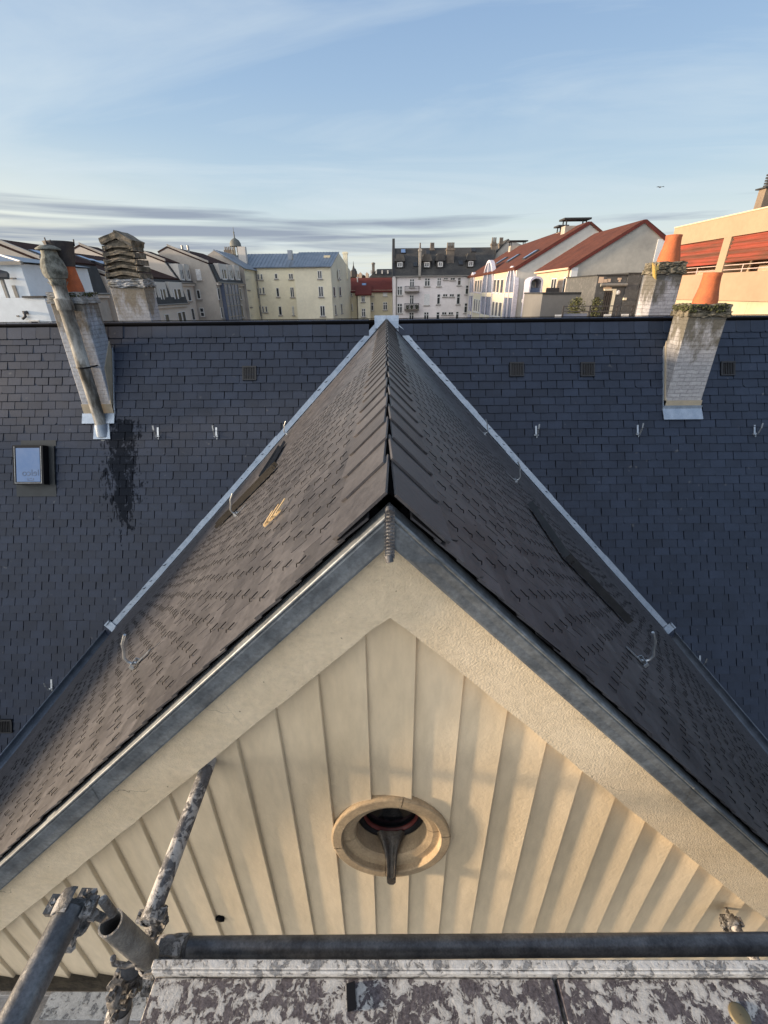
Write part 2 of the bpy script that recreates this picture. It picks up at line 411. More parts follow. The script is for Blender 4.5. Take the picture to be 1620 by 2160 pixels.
# ================================================================== THE NEAR HOUSE
HZ, YA, YR, XE, CX = -.45, .983, 8.872, 5.19, .005
SM = 2.175; PHI = math.atan(SM)
G = {-1: 1.002, 1: 1.018}
house = thing('slate_roofed_house', 'nearest house, dark slate roofs with a cream boarded gable and round opening', 'house', loc=(0, 2, -18))
def hp(mb, name, mat, parent=None, **kw):
    o = mb.build(name, mat, None, **kw)
    o.parent = parent or house
    o.matrix_parent_inverse = Matrix.Translation((0, -2, 18))
    return o
ROOT_INV = Matrix.Translation((0, -2, 18))

def clip(poly, a, b, c):
    """keep a*x+b*y<=c"""
    out = []
    for i in range(len(poly)):
        p, q = poly[i], poly[(i + 1) % len(poly)]
        dp, dq = a * p[0] + b * p[1] - c, a * q[0] + b * q[1] - c
        if dp <= 0: out.append(p)
        if dp * dq < 0:
            t = dp / (dp - dq); out.append((p[0] + (q[0] - p[0]) * t, p[1] + (q[1] - p[1]) * t))
    return out
def put_slate(mb, O, U, V, N, poly, bb, e, t, base, tilt=0.0, amid=0.0):
    """one slate: polygon in (a,b); thick, its lower edge riding on the course below"""
    if len(poly) < 3: return
    top = []; bot = []
    for (a, b) in poly:
        h = base + t * (1 + (b - bb) / e) + tilt * (a - amid)
        top.append(O + U * a + V * b + N * h); bot.append(O + U * a + V * b + N * (h - t * 1.05))
    n = len(top)
    mb.add(top + bot, [tuple(range(n))] + [(i, i + n, (i + 1) % n + n, (i + 1) % n) for i in range(n)])
def slates(mb, O, U, V, N, a0, a1, b0, b1, w_, e, t, clips, gap=.003, hooks=None, hook_if=None, skip=None, wj=.0):
    kk = 0; b = b0 + e
    while b < b1 + e * .5:
        off = (w_ / 2 if kk % 2 else 0) + rng.uniform(-.008, .008)
        a = a0 - w_ + off
        while a < a1:
            if not (skip and skip(a, b)):
                g1 = gap * rng.uniform(.5, 1.6); db = rng.uniform(-.004, .004)
                al, ar = a + g1, a + w_ - g1 + rng.uniform(-wj, wj) * w_ * .0
                poly = [(al, b - e * 1.22), (ar, b - e * 1.22), (ar, b + db), (al, b + db)]
                for (ca, cb, cc) in clips: poly = clip(poly, ca, cb, cc)
                if rng.random() < .10 and len(poly) == 4:
                    s_ = rng.uniform(.012, .035)
                    poly = clip(poly, 1, 1, ar + b - s_) if rng.random() < .5 else clip(poly, -1, 1, -al + b - s_)
                if len(poly) >= 3:
                    am = (al + ar) / 2
                    put_slate(mb, O, U, V, N, poly, b, e, t * rng.uniform(.8, 1.3), rng.uniform(0, .0015), rng.uniform(-.012, .012), am)
                    if hooks is not None and hook_if(am, b):
                        ok = all(ca * am + cb * b <= cc - .03 for (ca, cb, cc) in clips)
                        if ok:
                            hgt = t * 1.25; hx = rng.uniform(-.012, .012)
                            P = lambda x, y, z: O + U * (am + x + hx) + V * (b + y) + N * (hgt + z)
                            hooks.tube([P(.010, -.034, .005), P(.004, -.020, .006), P(-.004, -.010, .007), P(.003, .000, .008), P(.007, .006, .007), P(.002, .012, .001)], .0021, 4, False)
            a += w_ * rng.uniform(1 - wj, 1 + wj)
        kk += 1; b += e
    return mb

# ---- main roof -------------------------------------------------------------
OM = Vector((0, YR, HZ)); UM = Vector((1, 0, 0)); VM = Vector((0, -math.cos(PHI), -math.sin(PHI))); NM = Vector((0, -math.sin(PHI), math.cos(PHI)))
def onroof(px, py, n=0.0): return hit(px, py, OM + NM * n, NM)
def roof_ab(px, py):
    p = onroof(px, py) - OM; return p.dot(UM), p.dot(VM)
sgp = onroof(258, 960)
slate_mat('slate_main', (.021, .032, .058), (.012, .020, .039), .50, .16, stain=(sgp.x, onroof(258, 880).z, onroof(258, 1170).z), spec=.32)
mr = MB()
SKA = [roof_ab(22, 938), roof_ab(105, 1050)]
skx0, skx1 = SKA[0][0] - .02, SKA[1][0] + .02; skb0, skb1 = SKA[0][1], SKA[1][1]
for sg in (-1, 1):
    sn_ = math.sin(PHI) / G[sg]; bv = XE / sn_
    def side(b0, b1, clips): slates(mr, OM, UM, VM, NM, -9.5 if sg < 0 else 0, 0 if sg < 0 else 9.5, b0, b1, .255 if sg < 0 else .285, .148, .016, clips, .0055, wj=.02)
    nrow = int((bv - .30) / .148)
    bm_ = .30 + nrow * .148
    side(.26, bm_, [(-sg, sn_, sg * -CX - .085), ])
    side(bm_, 8.6, [(-sg, 0, -(XE - .35))])
# tall ridge course
a = -9.5
while a < 9.5:
    wd = .27 + rng.uniform(-.01, .01)
    poly = [(a + .003, .0), (a + wd - .003, .0), (a + wd - .003, .30), (a + .03, .30), (a + .003, .275)]
    if abs(a + wd / 2) > .30: put_slate(mr, OM, UM, VM, NM, poly, .30, .30, .010, .014 + rng.uniform(0, .003), rng.uniform(-.01, .01), a)
    a += wd
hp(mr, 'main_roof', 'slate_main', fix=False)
mb = MB()
for sg in (-1, 1):
    pass
mb.prism([OM - UM * 26 - NM * .01, OM + UM * 26 - NM * .01, OM + UM * 26 + VM * 8.8 - NM * .01, OM - UM * 26 + VM * 8.8 - NM * .01], -NM * .08)
back = Vector((0, math.cos(PHI), -math.sin(PHI)))
mb.prism([OM - UM * 26 + Vector((0, .001, -.002)), OM + UM * 26 + Vector((0, .001, -.002)), OM + UM * 26 + back * 8.8, OM - UM * 26 + back * 8.8], Vector((0, -math.sin(PHI), -math.cos(PHI))) * .08)
hp(mb, 'roof_deck', 'dark_underlay')
mb = MB()
a = -9.5
while a < 9.5:
    wd = .9 + rng.uniform(-.05, .05)
    z = .006 * rng.random()
    mb.obox(OM + UM * (a + wd / 2) + Vector((0, .012, .014 + z * .6)), (wd / 2 - .002, 0, 0), (0, .013, 0), (0, 0, .006))
    a += wd
hp(mb, 'ridge_strip', 'dark_underlay')

# ---- gable roof ---------------------------------------------------------------
GP = {}
gab_hooks = MB()
for sg in (-1, 1):
    gm = math.atan(G[sg])
    Og = Vector((CX, 0, HZ)); Ug = Vector((0, 1, 0)); Vg = Vector((sg * math.cos(gm), 0, -math.sin(gm))); Ng = Vector((sg * math.sin(gm), 0, math.cos(gm)))
    GP[sg] = (Og, Ug, Vg, Ng, gm)
    bmax = XE / math.cos(gm)
    kf = math.sin(gm) / SM
    mb = MB()
    hk = gab_hooks
    slates(mb, Og, Ug, Vg, Ng, YA, YR, .10, bmax, .165, .088, .0048, [(-1, 0, -YA + .0), (1, kf, YR - .10)], gap=.0012, wj=.05, hooks=hk, hook_if=lambda a_, b_: a_ < 4.6 and b_ < 5.5 and not (b_ < .22))
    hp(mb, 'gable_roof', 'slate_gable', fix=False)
    # deck under the slates
    mb = MB()
    f = lambda a_, b_: Og + Ug * a_ + Vg * b_ - Ng * .008
    mb.prism([f(YA + .045, 0), f(YR, 0), f(YR - kf * bmax, bmax), f(YA + .045, bmax)], -Ng * .05)
    hp(mb, 'roof_deck', 'dark_underlay')
hp(gab_hooks, 'slate_hooks', 'black_metal', fix=False)['kind'] = 'stuff'
# ridge slates on the gable: long pairs, each riding over the nearer one
for sg in (-1, 1):
    Og, Ug, Vg, Ng, gm = GP[sg]
    mb = MB(); y = YA - .012; i = 0
    while y < YR - .1:
        st_ = .225 + rng.uniform(-.012, .012)
        wd = .205 + rng.uniform(-.012, .012)
        front, rear = y + (rng.uniform(-.01, .01) if i else 0) + (0 if sg < 0 or not i else .03), y + st_ + .07
        t0 = -.006 if (i % 2 == (0 if sg < 0 else 1)) else .004
        pts2 = [(rear, t0), (rear, wd), (front + .05, wd + .004), (front + .016, wd - .008), (front + .004, wd - .03), (front, t0)]
        top = [Og + Ug * a_ + Vg * b_ + Ng * (.010 + .011 * max(0, 1 - (a_ - front) / (st_ + .05))) for a_, b_ in pts2]
        bot = [p - Ng * .0075 for p in top]; n = len(top)
        mb.add(top + bot, [tuple(range(n)), tuple(range(2 * n - 1, n - 1, -1))] + [(j, (j + 1) % n, (j + 1) % n + n, j + n) for j in range(n)])
        y += st_; i += 1
    hp(mb, 'ridge_slates', 'slate_gable')

# ---- valley flashings, eaves gutters -------------------------------------------------
for sg in (-1, 1):
    Og, Ug, Vg, Ng, gm = GP[sg]
    bv = XE / math.sin(PHI) * G[sg]
    A = Vector((CX, YR, HZ)); dropend = G[sg] * XE
    B = Vector((CX + sg * XE, YR - dropend / SM, HZ - dropend))
    d = (B - A).normalized()
    ao = (UM * sg - d * d.dot(UM * sg)); ao = (ao - NM * ao.dot(NM)).normalized()
    bo = -Ug; bo = (bo - d * bo.dot(d)); bo = (bo - Ng * bo.dot(Ng)).normalized()
    mb = MB(); n = 26
    L = (B - A).length
    for i in range(n):
        t0_, t1_ = L * i / n, L * (i + 1) / n + .004
        wj = .105 + rng.uniform(-.006, .006); wk = .028 + .022 * i / n + rng.uniform(-.008, .008)
        z0 = rng.uniform(.012, .017)
        p0, p1 = A + d * t0_, A + d * t1_
        c_ = (NM + Ng).normalized()
        mb.add([p0 + ao * wj + NM * .022, p1 + ao * wj + NM * .022, p1 + c_ * .01, p0 + c_ * .01], [(0, 1, 2, 3)])
        mb.add([p0 + bo * wk + Ng * z0, p1 + bo * wk + Ng * z0, p1 + c_ * .01, p0 + c_ * .01], [(0, 1, 2, 3)])
        mb.add([p0 + ao * wj + NM * .022, p1 + ao * wj + NM * .022, p1 + ao * wj - NM * .01, p0 + ao * wj - NM * .01], [(0, 1, 2, 3)])
    # apron at the foot
    mb.obox(B + d * .03 + ao * .06 + NM * .03, ao * .12, d * .07, NM * .006)
    mb.obox(B + d * .02 + ao * .16 + NM * .05, ao * .012, d * .06, NM * .02)
    hp(mb, 'valley_flashing', 'zinc_new')
    # head saddle at the ridge
    mb = MB()
    mb.obox(A + Vector((sg * .11, -.02, .024)), (.115, 0, 0), VM * .05, NM * .004)
    mb.obox(A + Vector((sg * .12, -.055, -.08)) + NM * .03, (.10, 0, 0), VM * .085, NM * .003)
    hp(mb, 'ridge_saddle', 'zinc_new')
    # half-round gutter at the gable eave
    mb = MB(); y0, y1 = -1.2, B.y - .02
    cx_, cz_ = CX + sg * (XE + .10), HZ - dropend - .05
    prof = [(math.cos(a_) * .105, math.sin(a_) * .105) for a_ in [math.pi + math.pi * j / 10 for j in range(11)]]
    for (x_, z_), (x2, z2) in zip(prof, prof[1:]):
        mb.add([(cx_ + x_, y0, cz_ + z_), (cx_ + x_, y1, cz_ + z_), (cx_ + x2, y1, cz_ + z2), (cx_ + x2, y0, cz_ + z2)], [(0, 1, 2, 3)], True)
    mb.tube([(cx_ + sg * .108, y0, cz_ + .004), (cx_ + sg * .108, y1, cz_ + .004)], .013, 8)
    mb.prism([(cx_ - .085, y1, cz_)] + [(cx_ + x_, y1, cz_ + z_) for x_, z_ in prof], (0, .003, 0))
    hp(mb, 'gutter', 'zinc_gutter', fix=False)

# ---- verge flashing, rake band, boarded wall ----------------------------------------
def rk(sg, x, z0): return Vector((CX + sg * x, 0, z0 - G[sg] * x))
XB = XE - .15
for sg in (-1, 1):
    mb = MB()
    segs = [0, 1.05, 2.12, 3.1, XE]
    dn = Vector((sg, 0, -G[sg])).normalized()
    for i, (x0, x1) in enumerate(zip(segs, segs[1:])):
        oy = .0015 * (i % 2)
        zt, zb = -.482, -.592
        qa, qb = rk(sg, x0, zt + .004), rk(sg, x1, zt + .004); qa.y = qb.y = .945 - oy
        mb.tube([qa, qb], .0055, 8)
        def P(x, z, y): q = rk(sg, x, z); q.y = y - oy; return q
        x1e = x1 + (.012 if i < 3 else 0)
        nst = 8
        for j in range(nst):
            xa, xb = x0 + (x1e - x0) * j / nst, x0 + (x1e - x0) * (j + 1) / nst
            ja = [rng.uniform(-.0016, .0016) for _ in range(1)][0]
            def ring(x, zb0=zb):
              zb = zb0 + .025 - .016 * x
              return [P(x, zt + .004, YA + .03), P(x, zt, .948), P(x, zt - .012, .943), P(x, (zt + zb) / 2, .946), P(x, zb + .010, .946), P(x, zb + .004, .947), P(x, zb, .948), P(x, zb - .001, .952), P(x, zb + .004, .99)]
            r0, r1 = ring(xa), ring(xb)
            m = len(r0)
            mb.add(r0 + r1, [(q, q + 1, q + 1 + m, q + m) for q in range(m - 1)])
    hp(mb, 'verge_flashing', 'zinc_old')
# soldered lead seam over the mitre
mb = MB()
for i in range(13):
    z = -.472 - i * .0098
    mb.tube([(CX - .010, .944, z - .006), (CX - .006, .939, z + rng.uniform(-.001, .001)), (CX + .006, .939, z + rng.uniform(-.0015, .0015)), (CX + .010, .944, z - .006)], .0034, 6)
mb.box(CX - .012, CX + .012, .938, .95, -.60, -.468)
mb.tube([(CX, .95, -.466), (CX, .936, -.470)], .010, 8)
mb.tube([(CX - .004, .938, -.590), (CX, .930, -.606)], .010, 8)
hp(mb, 'lead_seam', 'lead')

def band_mesh():
    mb = MB(); yf, yb = .985, 1.10
    zo, zi = -.53, -.824
    # many short facets so that edges can be uneven
    for sg in (-1, 1):
        n = 90; prev = None
        for i in range(n + 1):
            x = XB * i / n
            jo, ji = rng.uniform(-.003, .003), rng.uniform(-.0035, .0035)
            o_, i_ = rk(sg, x, zo - .016 * x), rk(sg, x, zi + ji - .016 * x)
            if x < .012: i_.z = zi - .010
            cur = [Vector((o_.x, yf, o_.z)), Vector((i_.x, yf, i_.z + .004)), Vector((i_.x, yf + .006, i_.z)), Vector((i_.x, yb, i_.z)), Vector((o_.x, yb, o_.z))]
            if prev: mb.add(prev + cur, [(q, (q + 1) % 5, (q + 1) % 5 + 5, q + 5) for q in range(5)])
            prev = cur
    return mb
hp(band_mesh(), 'rake_band', 'stucco')

OC = Vector((atY(825, 1757, 1.04).x, 0, -2.045)); RH = .235
wall = MB(); BW = .158; x_first = -.073
BOT = -3.43
ks = range(-32, 33)
for kx in ks:
    xa, xb = x_first + kx * BW, x_first + (kx + 1) * BW
    if abs((xa + xb) / 2) > XB: continue
    ya, yb_ = 1.050 + rng.uniform(-.0015, .0015), 1.033 + rng.uniform(-.0015, .0015)
    cuts = [xa, xb]
    if xb > OC.x - RH and xa < OC.x + RH: cuts = [xa + (xb - xa) * j / 8 for j in range(9)]
    zb_ = BOT + rng.uniform(-.02, .02)
    for x0, x1 in zip(cuts, cuts[1:]):
        def yy(x): return ya + (yb_ - ya) * (x - xa) / (xb - xa)
        def ztop(x): return -.72 - 1.0 * abs(x - CX)
        spans0 = [(ztop(x0), zb_)]; spans1 = [(ztop(x1), zb_)]
        h0 = math.sqrt(max(0, RH ** 2 - (x0 - OC.x) ** 2)); h1 = math.sqrt(max(0, RH ** 2 - (x1 - OC.x) ** 2))
        if h0 > 0 or h1 > 0:
            spans0 = [(ztop(x0), OC.z + h0), (OC.z - h0, zb_)]; spans1 = [(ztop(x1), OC.z + h1), (OC.z - h1, zb_)]
        for (t0_, b0_), (t1_, b1_) in zip(spans0, spans1):
            nz = max(1, int(abs(t0_ - b0_) / .4))
            wall.add([(x0, yy(x0), b0_), (x1, yy(x1), b1_), (x1, yy(x1), t1_), (x0, yy(x0), t0_)], [(0, 1, 2, 3)])
    # rounded proud edge of the board
    zt = -.72 - abs(xb - CX)
    inside = abs(xb - OC.x) < RH
    hh = math.sqrt(RH ** 2 - (xb - OC.x) ** 2) if inside else 0
    for (t_, b_) in ([(zt, OC.z + hh), (OC.z - hh, zb_)] if inside else [(zt, zb_)]):
        wall.add([(xb, yb_, t_), (xb + .0025, yb_ + .003, t_), (xb + .004, 1.060, t_), (xb, yb_, b_), (xb + .0025, yb_ + .003, b_), (xb + .004, 1.060, b_)], [(0, 3, 4, 1), (1, 4, 5, 2)])
    wall.add([(xa, ya, zb_), (xb, yb_, zb_), (xb, 1.12, zb_), (xa, 1.12, zb_)], [(0, 1, 2, 3)])
hp(wall, 'gable_wall', 'board_paint', fix=False)
mb = MB(); mb.box(-XB, XB, 1.105, 1.35, -18, BOT + .02)
for sg in (-1, 1): mb.box(min(sg * XB, sg * (XB - .3)), max(sg * XB, sg * (XB - .3)), 1.36, 5.4, -18, HZ - G[sg] * XE)
hp(mb, 'base_wall', 'board_base')
mb = MB(); mb.box(-26, 26, 5.45, 12.1, -18, -7.9)
hp(mb, 'house_wall', 'board_paint')
# dark attic behind the oculus
mb = MB(); mb.box(OC.x - .5, OC.x + .5, 1.30, 1.33, OC.z - .5, OC.z + .5)
hp(mb, 'attic_lining', 'dark_underlay')

# ---- oculus -----------------------------------------------------------------------
oc_ = MB()
prof = [(.257, -1.065), (.260, -1.033), (.2575, -1.025), (.253, -1.0225), (.219, -1.0215), (.2150, -1.026), (.2125, -1.045), (.207, -1.046), (.184, -1.046), (.164, -1.053), (.1575, -1.060), (.1555, -1.08), (.154, -1.19)]
cuts = [R(38), R(142), R(214), R(326)]
for a0, a1 in zip(cuts, cuts[1:] + [cuts[0] + 2 * math.pi]):
    oc_.lathe(prof, (OC.x, 0, OC.z), (0, -1, 0), 30, a0 + .007, a1 - .007, smooth=False, jit=.004)
oculus = hp(oc_, 'oculus', 'oculus_stone')
WY = -1.135
def osub(mb, name, mat, **kw):
    o = hp(mb, name, mat, **kw); o.parent = oculus; o.matrix_parent_inverse = Matrix(); return o
mb = MB(); mb.lathe([(.153, WY - .02), (.152, WY + .012), (.140, WY + .016), (.128, WY + .004), (.126, WY - .03)], (OC.x, 0, OC.z), (0, -1, 0), 40)
osub(mb, 'window_ring', 'black_metal')
mb = MB(); mb.lathe([(.1265, WY + .0045), (.121, WY + .005), (.119, WY - .01)], (OC.x, 0, OC.z), (0, -1, 0), 40)
osub(mb, 'window_seal', 'seal_red')
mb = MB(); mb.lathe([(.125, WY - .02), (.001, WY - .02)], (OC.x, 0, OC.z), (0, -1, 0), 40)
osub(mb, 'window_pane', 'dark_glass')
# drip spout: a worn wet channel running out of the opening over the lower rim
mb = MB()
for i in range(10):
    def sec(t):
        y = 1.125 - .126 * t; z = OC.z - .104 - .020 * t - .074 * t ** 3; wv = .046 * (1 - t) ** 2.0 + .021
        dp = .004 + .016 * min(1, t * 2.2)
        return [Vector((OC.x + x_ * wv, y, z + zz)) for x_, zz in ((-1, -.012 * (1 - t)), (-.72, .004), (-.42, -dp * .75), (0, -dp), (.42, -dp * .75), (.72, .004), (1, -.012 * (1 - t)), (.95, -.05), (.45, -.066), (-.45, -.066), (-.95, -.05))]
    a_, b_ = sec(i / 10), sec((i + 1) / 10); m = len(a_)
    mb.add(a_ + b_, [(q, (q + 1) % m, (q + 1) % m + m, q + m) for q in range(m)], True)
    if i == 9: mb.add(b_, [tuple(range(m))])
osub(mb, 'drip_spout', 'wet_stone')
for o in [oculus] + list(oculus.children):      # the opening is a little taller than wide
    for v in o.data.vertices: v.co.x = (v.co.x - OC.x) * .955 + OC.x; v.co.z = (v.co.z - OC.z) * 1.11 + OC.z
# small weep hole in a board
q = atY(450, 1938, 1.04)
mb = MB(); mb.lathe([(.020, -.012), (.021, -.001), (.001, .000)], (q.x + .035, 1.034, q.z), (0, -1, .0), 12, jit=.35)
hp(mb, 'weep_hole', 'dark_underlay')
q = atY(750, 1972, 1.055)
mb = MB(); mb.tube([(q.x, 1.06, q.z), (q.x, .99, q.z + .004), (q.x + .06, .99, q.z)], .003, 6)
hp(mb, 'wall_hook', 'black_metal')

# ---- second wing of the house, out of the frame on the left: it shades the lower roof --
mb = MB(); XW = -20.5
mb.prism([(XW - 5.2, -4.5, -5.75), (XW, -4.5, -.62), (XW + 5.2, -4.5, -5.75), (XW + 5.2, -4.5, -18), (XW - 5.2, -4.5, -18)], (0, 13.2, 0))
hp(mb, 'side_wing', 'slate_main_plain')

# ---- chimneys ----------------------------------------------------------------------
def sub(o, parent):
    o.parent = parent; o.matrix_parent_inverse = Matrix(); return o
def chimney(name, x0, x1, y0, y1, zb, zt, mat, cap_h, cap_o, capmat, crumble=.006):
    """shaft x0..x1, y0..y1 rising to zt with an overhanging crumbling cap"""
    mb = MB(); nz = max(4, int((zt - zb) / .2)); nx = 5
    for i in range(nz):
        za, zb2 = zb + (zt - zb) * i / nz, zb + (zt - zb) * (i + 1) / nz
        mb.box(x0, x1, y0, y1, za, zb2) if False else None
    mb.box(x0, x1, y0, y1, zb, zt)
    o = hp(mb, name, mat, bevel=.012, seg=2)
    c = MB(); c.box(x0 - cap_o, x1 + cap_o, y0 - cap_o, y1 + cap_o, zt - .002, zt + cap_h * .38)
    c.box(x0 - cap_o * .5, x1 + cap_o * .5, y0 - cap_o * .5, y1 + cap_o * .5, zt + cap_h * .36, zt + cap_h)
    co = c.build('chimney_cap', capmat); roughen(co, crumble, cuts=7); sub(co, o)
    return o
def pot(prof, c, mat, parent, name='chimney_pot', n=20, jit=.01):
    mb = MB(); mb.lathe(prof, c, (0, 0, 1), n, jit=jit); return sub(mb.build(name, mat), parent)
def zroof(y): return HZ - (YR - y) * SM
# near right
bl, br_ = onroof(1399, 862), onroof(1472, 862)
yf = bl.y; tp = atY(1430, 660, yf)
zt = atY(1480, 668, yf).z
xl, xr = bl.x, br_.x + .02
dR = .44
brick_mat('brick_right', (.37, .37, .385), (.31, .31, .325), (.26, .26, .27), (.085, .078, .058), zt, gsc=3.2)
cr = chimney('chimney', xl, xr, yf, yf + dR, bl.z - .3, zt, 'brick_right', .19, .035, 'cap_crust', .014)
cr['label'] = 'white painted brick chimney with flared clay pot, standing on the right slope'
cxm, cym = (xl + xr) / 2 + .02, yf + dR / 2
pot([(.19, 0), (.185, .10), (.165, .20), (.145, .30), (.135, .44), (.142, .50), (.130, .505), (.12, .45), (.12, .2), (.001, .18)], (cxm, cym, zt + .16), 'terracotta', cr, n=10, jit=.02)
mb = MB()
r3 = random.Random(3)
for i in range(110):
    x_, y_ = r3.uniform(xl - .05, xr + .05), r3.choice([yf - .05, yf - .05, r3.uniform(yf, yf + dR)])
    if y_ < yf: x_ = xl + (xr - xl) * r3.random() ** 1.6 - .04
    s_ = r3.uniform(.010, .030); z_ = zt + .19 - (r3.uniform(0, .10) if y_ < yf else -.005) - .01
    mb.lathe([(.001, s_ * .8), (s_ * .8, s_ * .5), (s_, 0), (s_ * .6, -s_ * .6), (.001, -s_)], (x_, y_, z_), n=6, jit=.3)
for i in range(60):
    s_ = r3.uniform(.012, .028); mb.lathe([(.001, s_ * .8), (s_, 0), (.001, -s_)], (xl - .05, r3.uniform(yf, yf + dR), zt + .17 - r3.uniform(0, .07)), n=6, jit=.3)
sub(mb.build('moss', 'moss'), cr)['kind'] = 'stuff'
# mortar skirt and flashings
mb = MB(); zsk = bl.z
mb.prism([(xl - .012, yf - .012, zsk), (xl - .012, yf + dR + .0, zroof(yf + dR)), (xl - .012, yf + dR, zroof(yf + dR) + .18), (xl - .012, yf - .012, zsk + .16)], (.024, 0, 0))
mb.box(xl - .012, xr + .012, yf - .012, yf + .02, zsk, zsk + .15)
sub(mb.build('mortar_skirt', 'mortar'), cr)
mb = MB()
mb.prism([(xl - .028, yf - .02, zsk - .03), (xl - .028, yf + dR, zroof(yf + dR)), (xl - .028, yf + dR, zroof(yf + dR) + .09), (xl - .028, yf - .02, zsk + .05)], (.012, 0, 0))
mb.box(xl - .03, xr + .03, yf - .03, yf - .016, zsk - .02, zsk + .06)
p_ = Vector((0, yf - .03, zsk))
mb.prism([(xl - .03, yf - .02, zsk + .0) , (xr + .03, yf - .02, zsk + .0), Vector((xr + .05, yf - .02, zsk)) + VM * .20 + NM * .02, Vector((xl - .01, yf - .02, zsk)) + VM * .20 + NM * .02], NM * .012)
sub(mb.build('apron_flashing', 'zinc_new'), cr)
# near left (flue pipe in front of it)
bl, br_ = onroof(179, 872), onroof(240, 872)
yf = bl.y; xl, xr = bl.x, br_.x
zt = atY(150, 640, yf).z; dL = .46
brick_mat('brick_left', (.36, .39, .44), (.31, .335, .38), (.29, .31, .355), (.12, .105, .08), zt, bw=.24)
M('cap_render', (.30, .32, .345), .9, (.13, .125, .105), 6, .42, .66, bump=.7, bscale=45, fine=.25)
cl = chimney('chimney', xl, xr, yf, yf + dL, bl.z - .3, zt, 'brick_left', .17, .03, 'cap_render', .006)
cl['label'] = 'grey painted chimney with a clay pot under a black cowl, on the left slope'
LC = (xl + xr) / 2 + .02, yf + dL / 2, zt + .15
pot([(.185, 0), (.175, .12), (.150, .26), (.135, .40), (.150, .46), (.10, .46), (.10, .2), (.001, .18)], LC, 'terracotta', cl)
pot([(.145, .40), (.150, .43), (.215, .74), (.225, .76), (.205, .76), (.19, .70), (.13, .45), (.001, .45)], LC, 'pot_black', cl, 'cowl')
mb = MB()
for an in (0.35, 2.6, 4.4):
    x_, y_ = LC[0] + .215 * math.cos(an), LC[1] + .215 * math.sin(an)
    mb = MB(); mb.tube([(x_, y_, LC[2] + .70), (x_ + .015 * math.cos(an), y_, LC[2] + .80)], .010, 6)
    sub(mb.build('cowl_lug', 'pot_black'), cl)
mb = MB()
for i in range(60):
    s_ = r3.uniform(.010, .024); x_ = r3.uniform(xl, xr + .04); y_ = r3.choice([yf - .04, r3.uniform(yf, yf + dL)])
    if r3.random() < .4: x_, y_ = xr + .04, r3.uniform(yf, yf + dL)
    mb.lathe([(.001, s_ * .7), (s_, 0), (.001, -s_)], (x_, y_, zt + .16 - r3.uniform(0, .05)), n=6, jit=.3)
sub(mb.build('moss', 'moss'), cl)['kind'] = 'stuff'
mb = MB(); zsk = bl.z
mb.prism([(xr - .012, yf - .012, zsk), (xr - .012, yf + dL, zroof(yf + dL)), (xr - .012, yf + dL, zroof(yf + dL) + .22), (xr - .012, yf + .1, zroof(yf + dL) - .2), (xr - .012, yf - .012, zsk + .16)], (.024, 0, 0))
mb.box(xl - .012, xr + .012, yf - .014, yf + .02, zsk, zsk + .17)
sub(mb.build('mortar_skirt', 'mortar'), cl)
mb = MB()
mb.prism([(xr + .028, yf - .02, zsk - .03), (xr + .028, yf + dL, zroof(yf + dL)), (xr + .028, yf + dL, zroof(yf + dL) + .11), (xr + .028, yf - .02, zsk + .06)], (.012, 0, 0))
mb.prism([(xl - .03, yf - .02, zsk), (xr + .03, yf - .02, zsk), Vector((xr + .03, yf - .02, zsk)) + VM * .19 + NM * .02, Vector((xl - .03, yf - .02, zsk)) + VM * .19 + NM * .02], NM * .012)
sub(mb.build('apron_flashing', 'zinc_new'), cl)
# flue pipe
fb = onroof(216, 905); yfl = fb.y
ft = atY(119, 588, yfl)
fx = fb.x; zft = ft.z
def zpx(px_, py_): return atY(px_, py_, yfl).z
mb = MB(); rF = .104
z1 = zpx(176, 775); z2 = zpx(137, 655)
mb.lathe([(rF * .93, fb.z - .20), (rF * .93, fb.z + .36), (rF * .95, z1 - .01), (rF * 1.12, z1), (rF * 1.12, z1 + .02), (rF, z1 + .03), (rF * 1.02, z2), (rF * 1.24, z2 + .005), (rF * 1.24, z2 + .15), (rF * 1.30, z2 + .17), (rF * 1.0, z2 + .19), (rF * .98, z2 + .36), (rF * 1.06, z2 + .37)], (fx, yfl, 0), n=20, jit=.008)
flue = hp(mb, 'flue_pipe', 'flue_pale')
mb = MB(); zz = z2 + .37; bp_ = [(.115, 0), (.150, .05), (.178, .12), (.180, .20), (.155, .29), (.118, .36), (.110, .44), (.108, .50)]
for j in range(8):      # louvred lower lip: open slots between the staves
    mb.lathe([(r_, h + zz + .055) for r_, h in bp_[1:]], (fx, yfl, 0), n=3, a0=j * math.pi / 4, a1=(j + 1) * math.pi / 4)
    mb.lathe([(r_, h + zz) for r_, h in [(.115, 0), (.150, .056)]], (fx, yfl, 0), n=1, a0=j * math.pi / 4 + .05, a1=j * math.pi / 4 + .28)
mb.lathe([(.10, zz), (.13, zz + .1), (.09, zz + .5)], (fx, yfl, 0), n=14)
mb.lathe([(.172, zz + .50), (.178, zz + .515), (.10, zz + .56), (.001, zz + .575)], (fx, yfl, 0), n=18)
mb.lathe([(.172, zz + .50), (.001, zz + .505)], (fx, yfl, 0), n=18)
sub(mb.build('flue_cowl', 'pot_cement', fix=False), flue)
mb = MB(); mb.prism([Vector((fx - .14, 0, 0)) + Vector((0, fb.y, fb.z)) - VM * .10 + NM * .012, Vector((fx + .14, fb.y, fb.z)) - VM * .10 + NM * .012, Vector((fx + .16, fb.y, fb.z)) + VM * .19 + NM * .02, Vector((fx - .16, fb.y, fb.z)) + VM * .19 + NM * .02], NM * .010)
mb.lathe([(rF * 1.25, fb.z - .12), (rF * 1.0, fb.z + .1)], (fx, yfl, 0), n=18)
sub(mb.build('flue_apron', 'zinc_new'), flue)
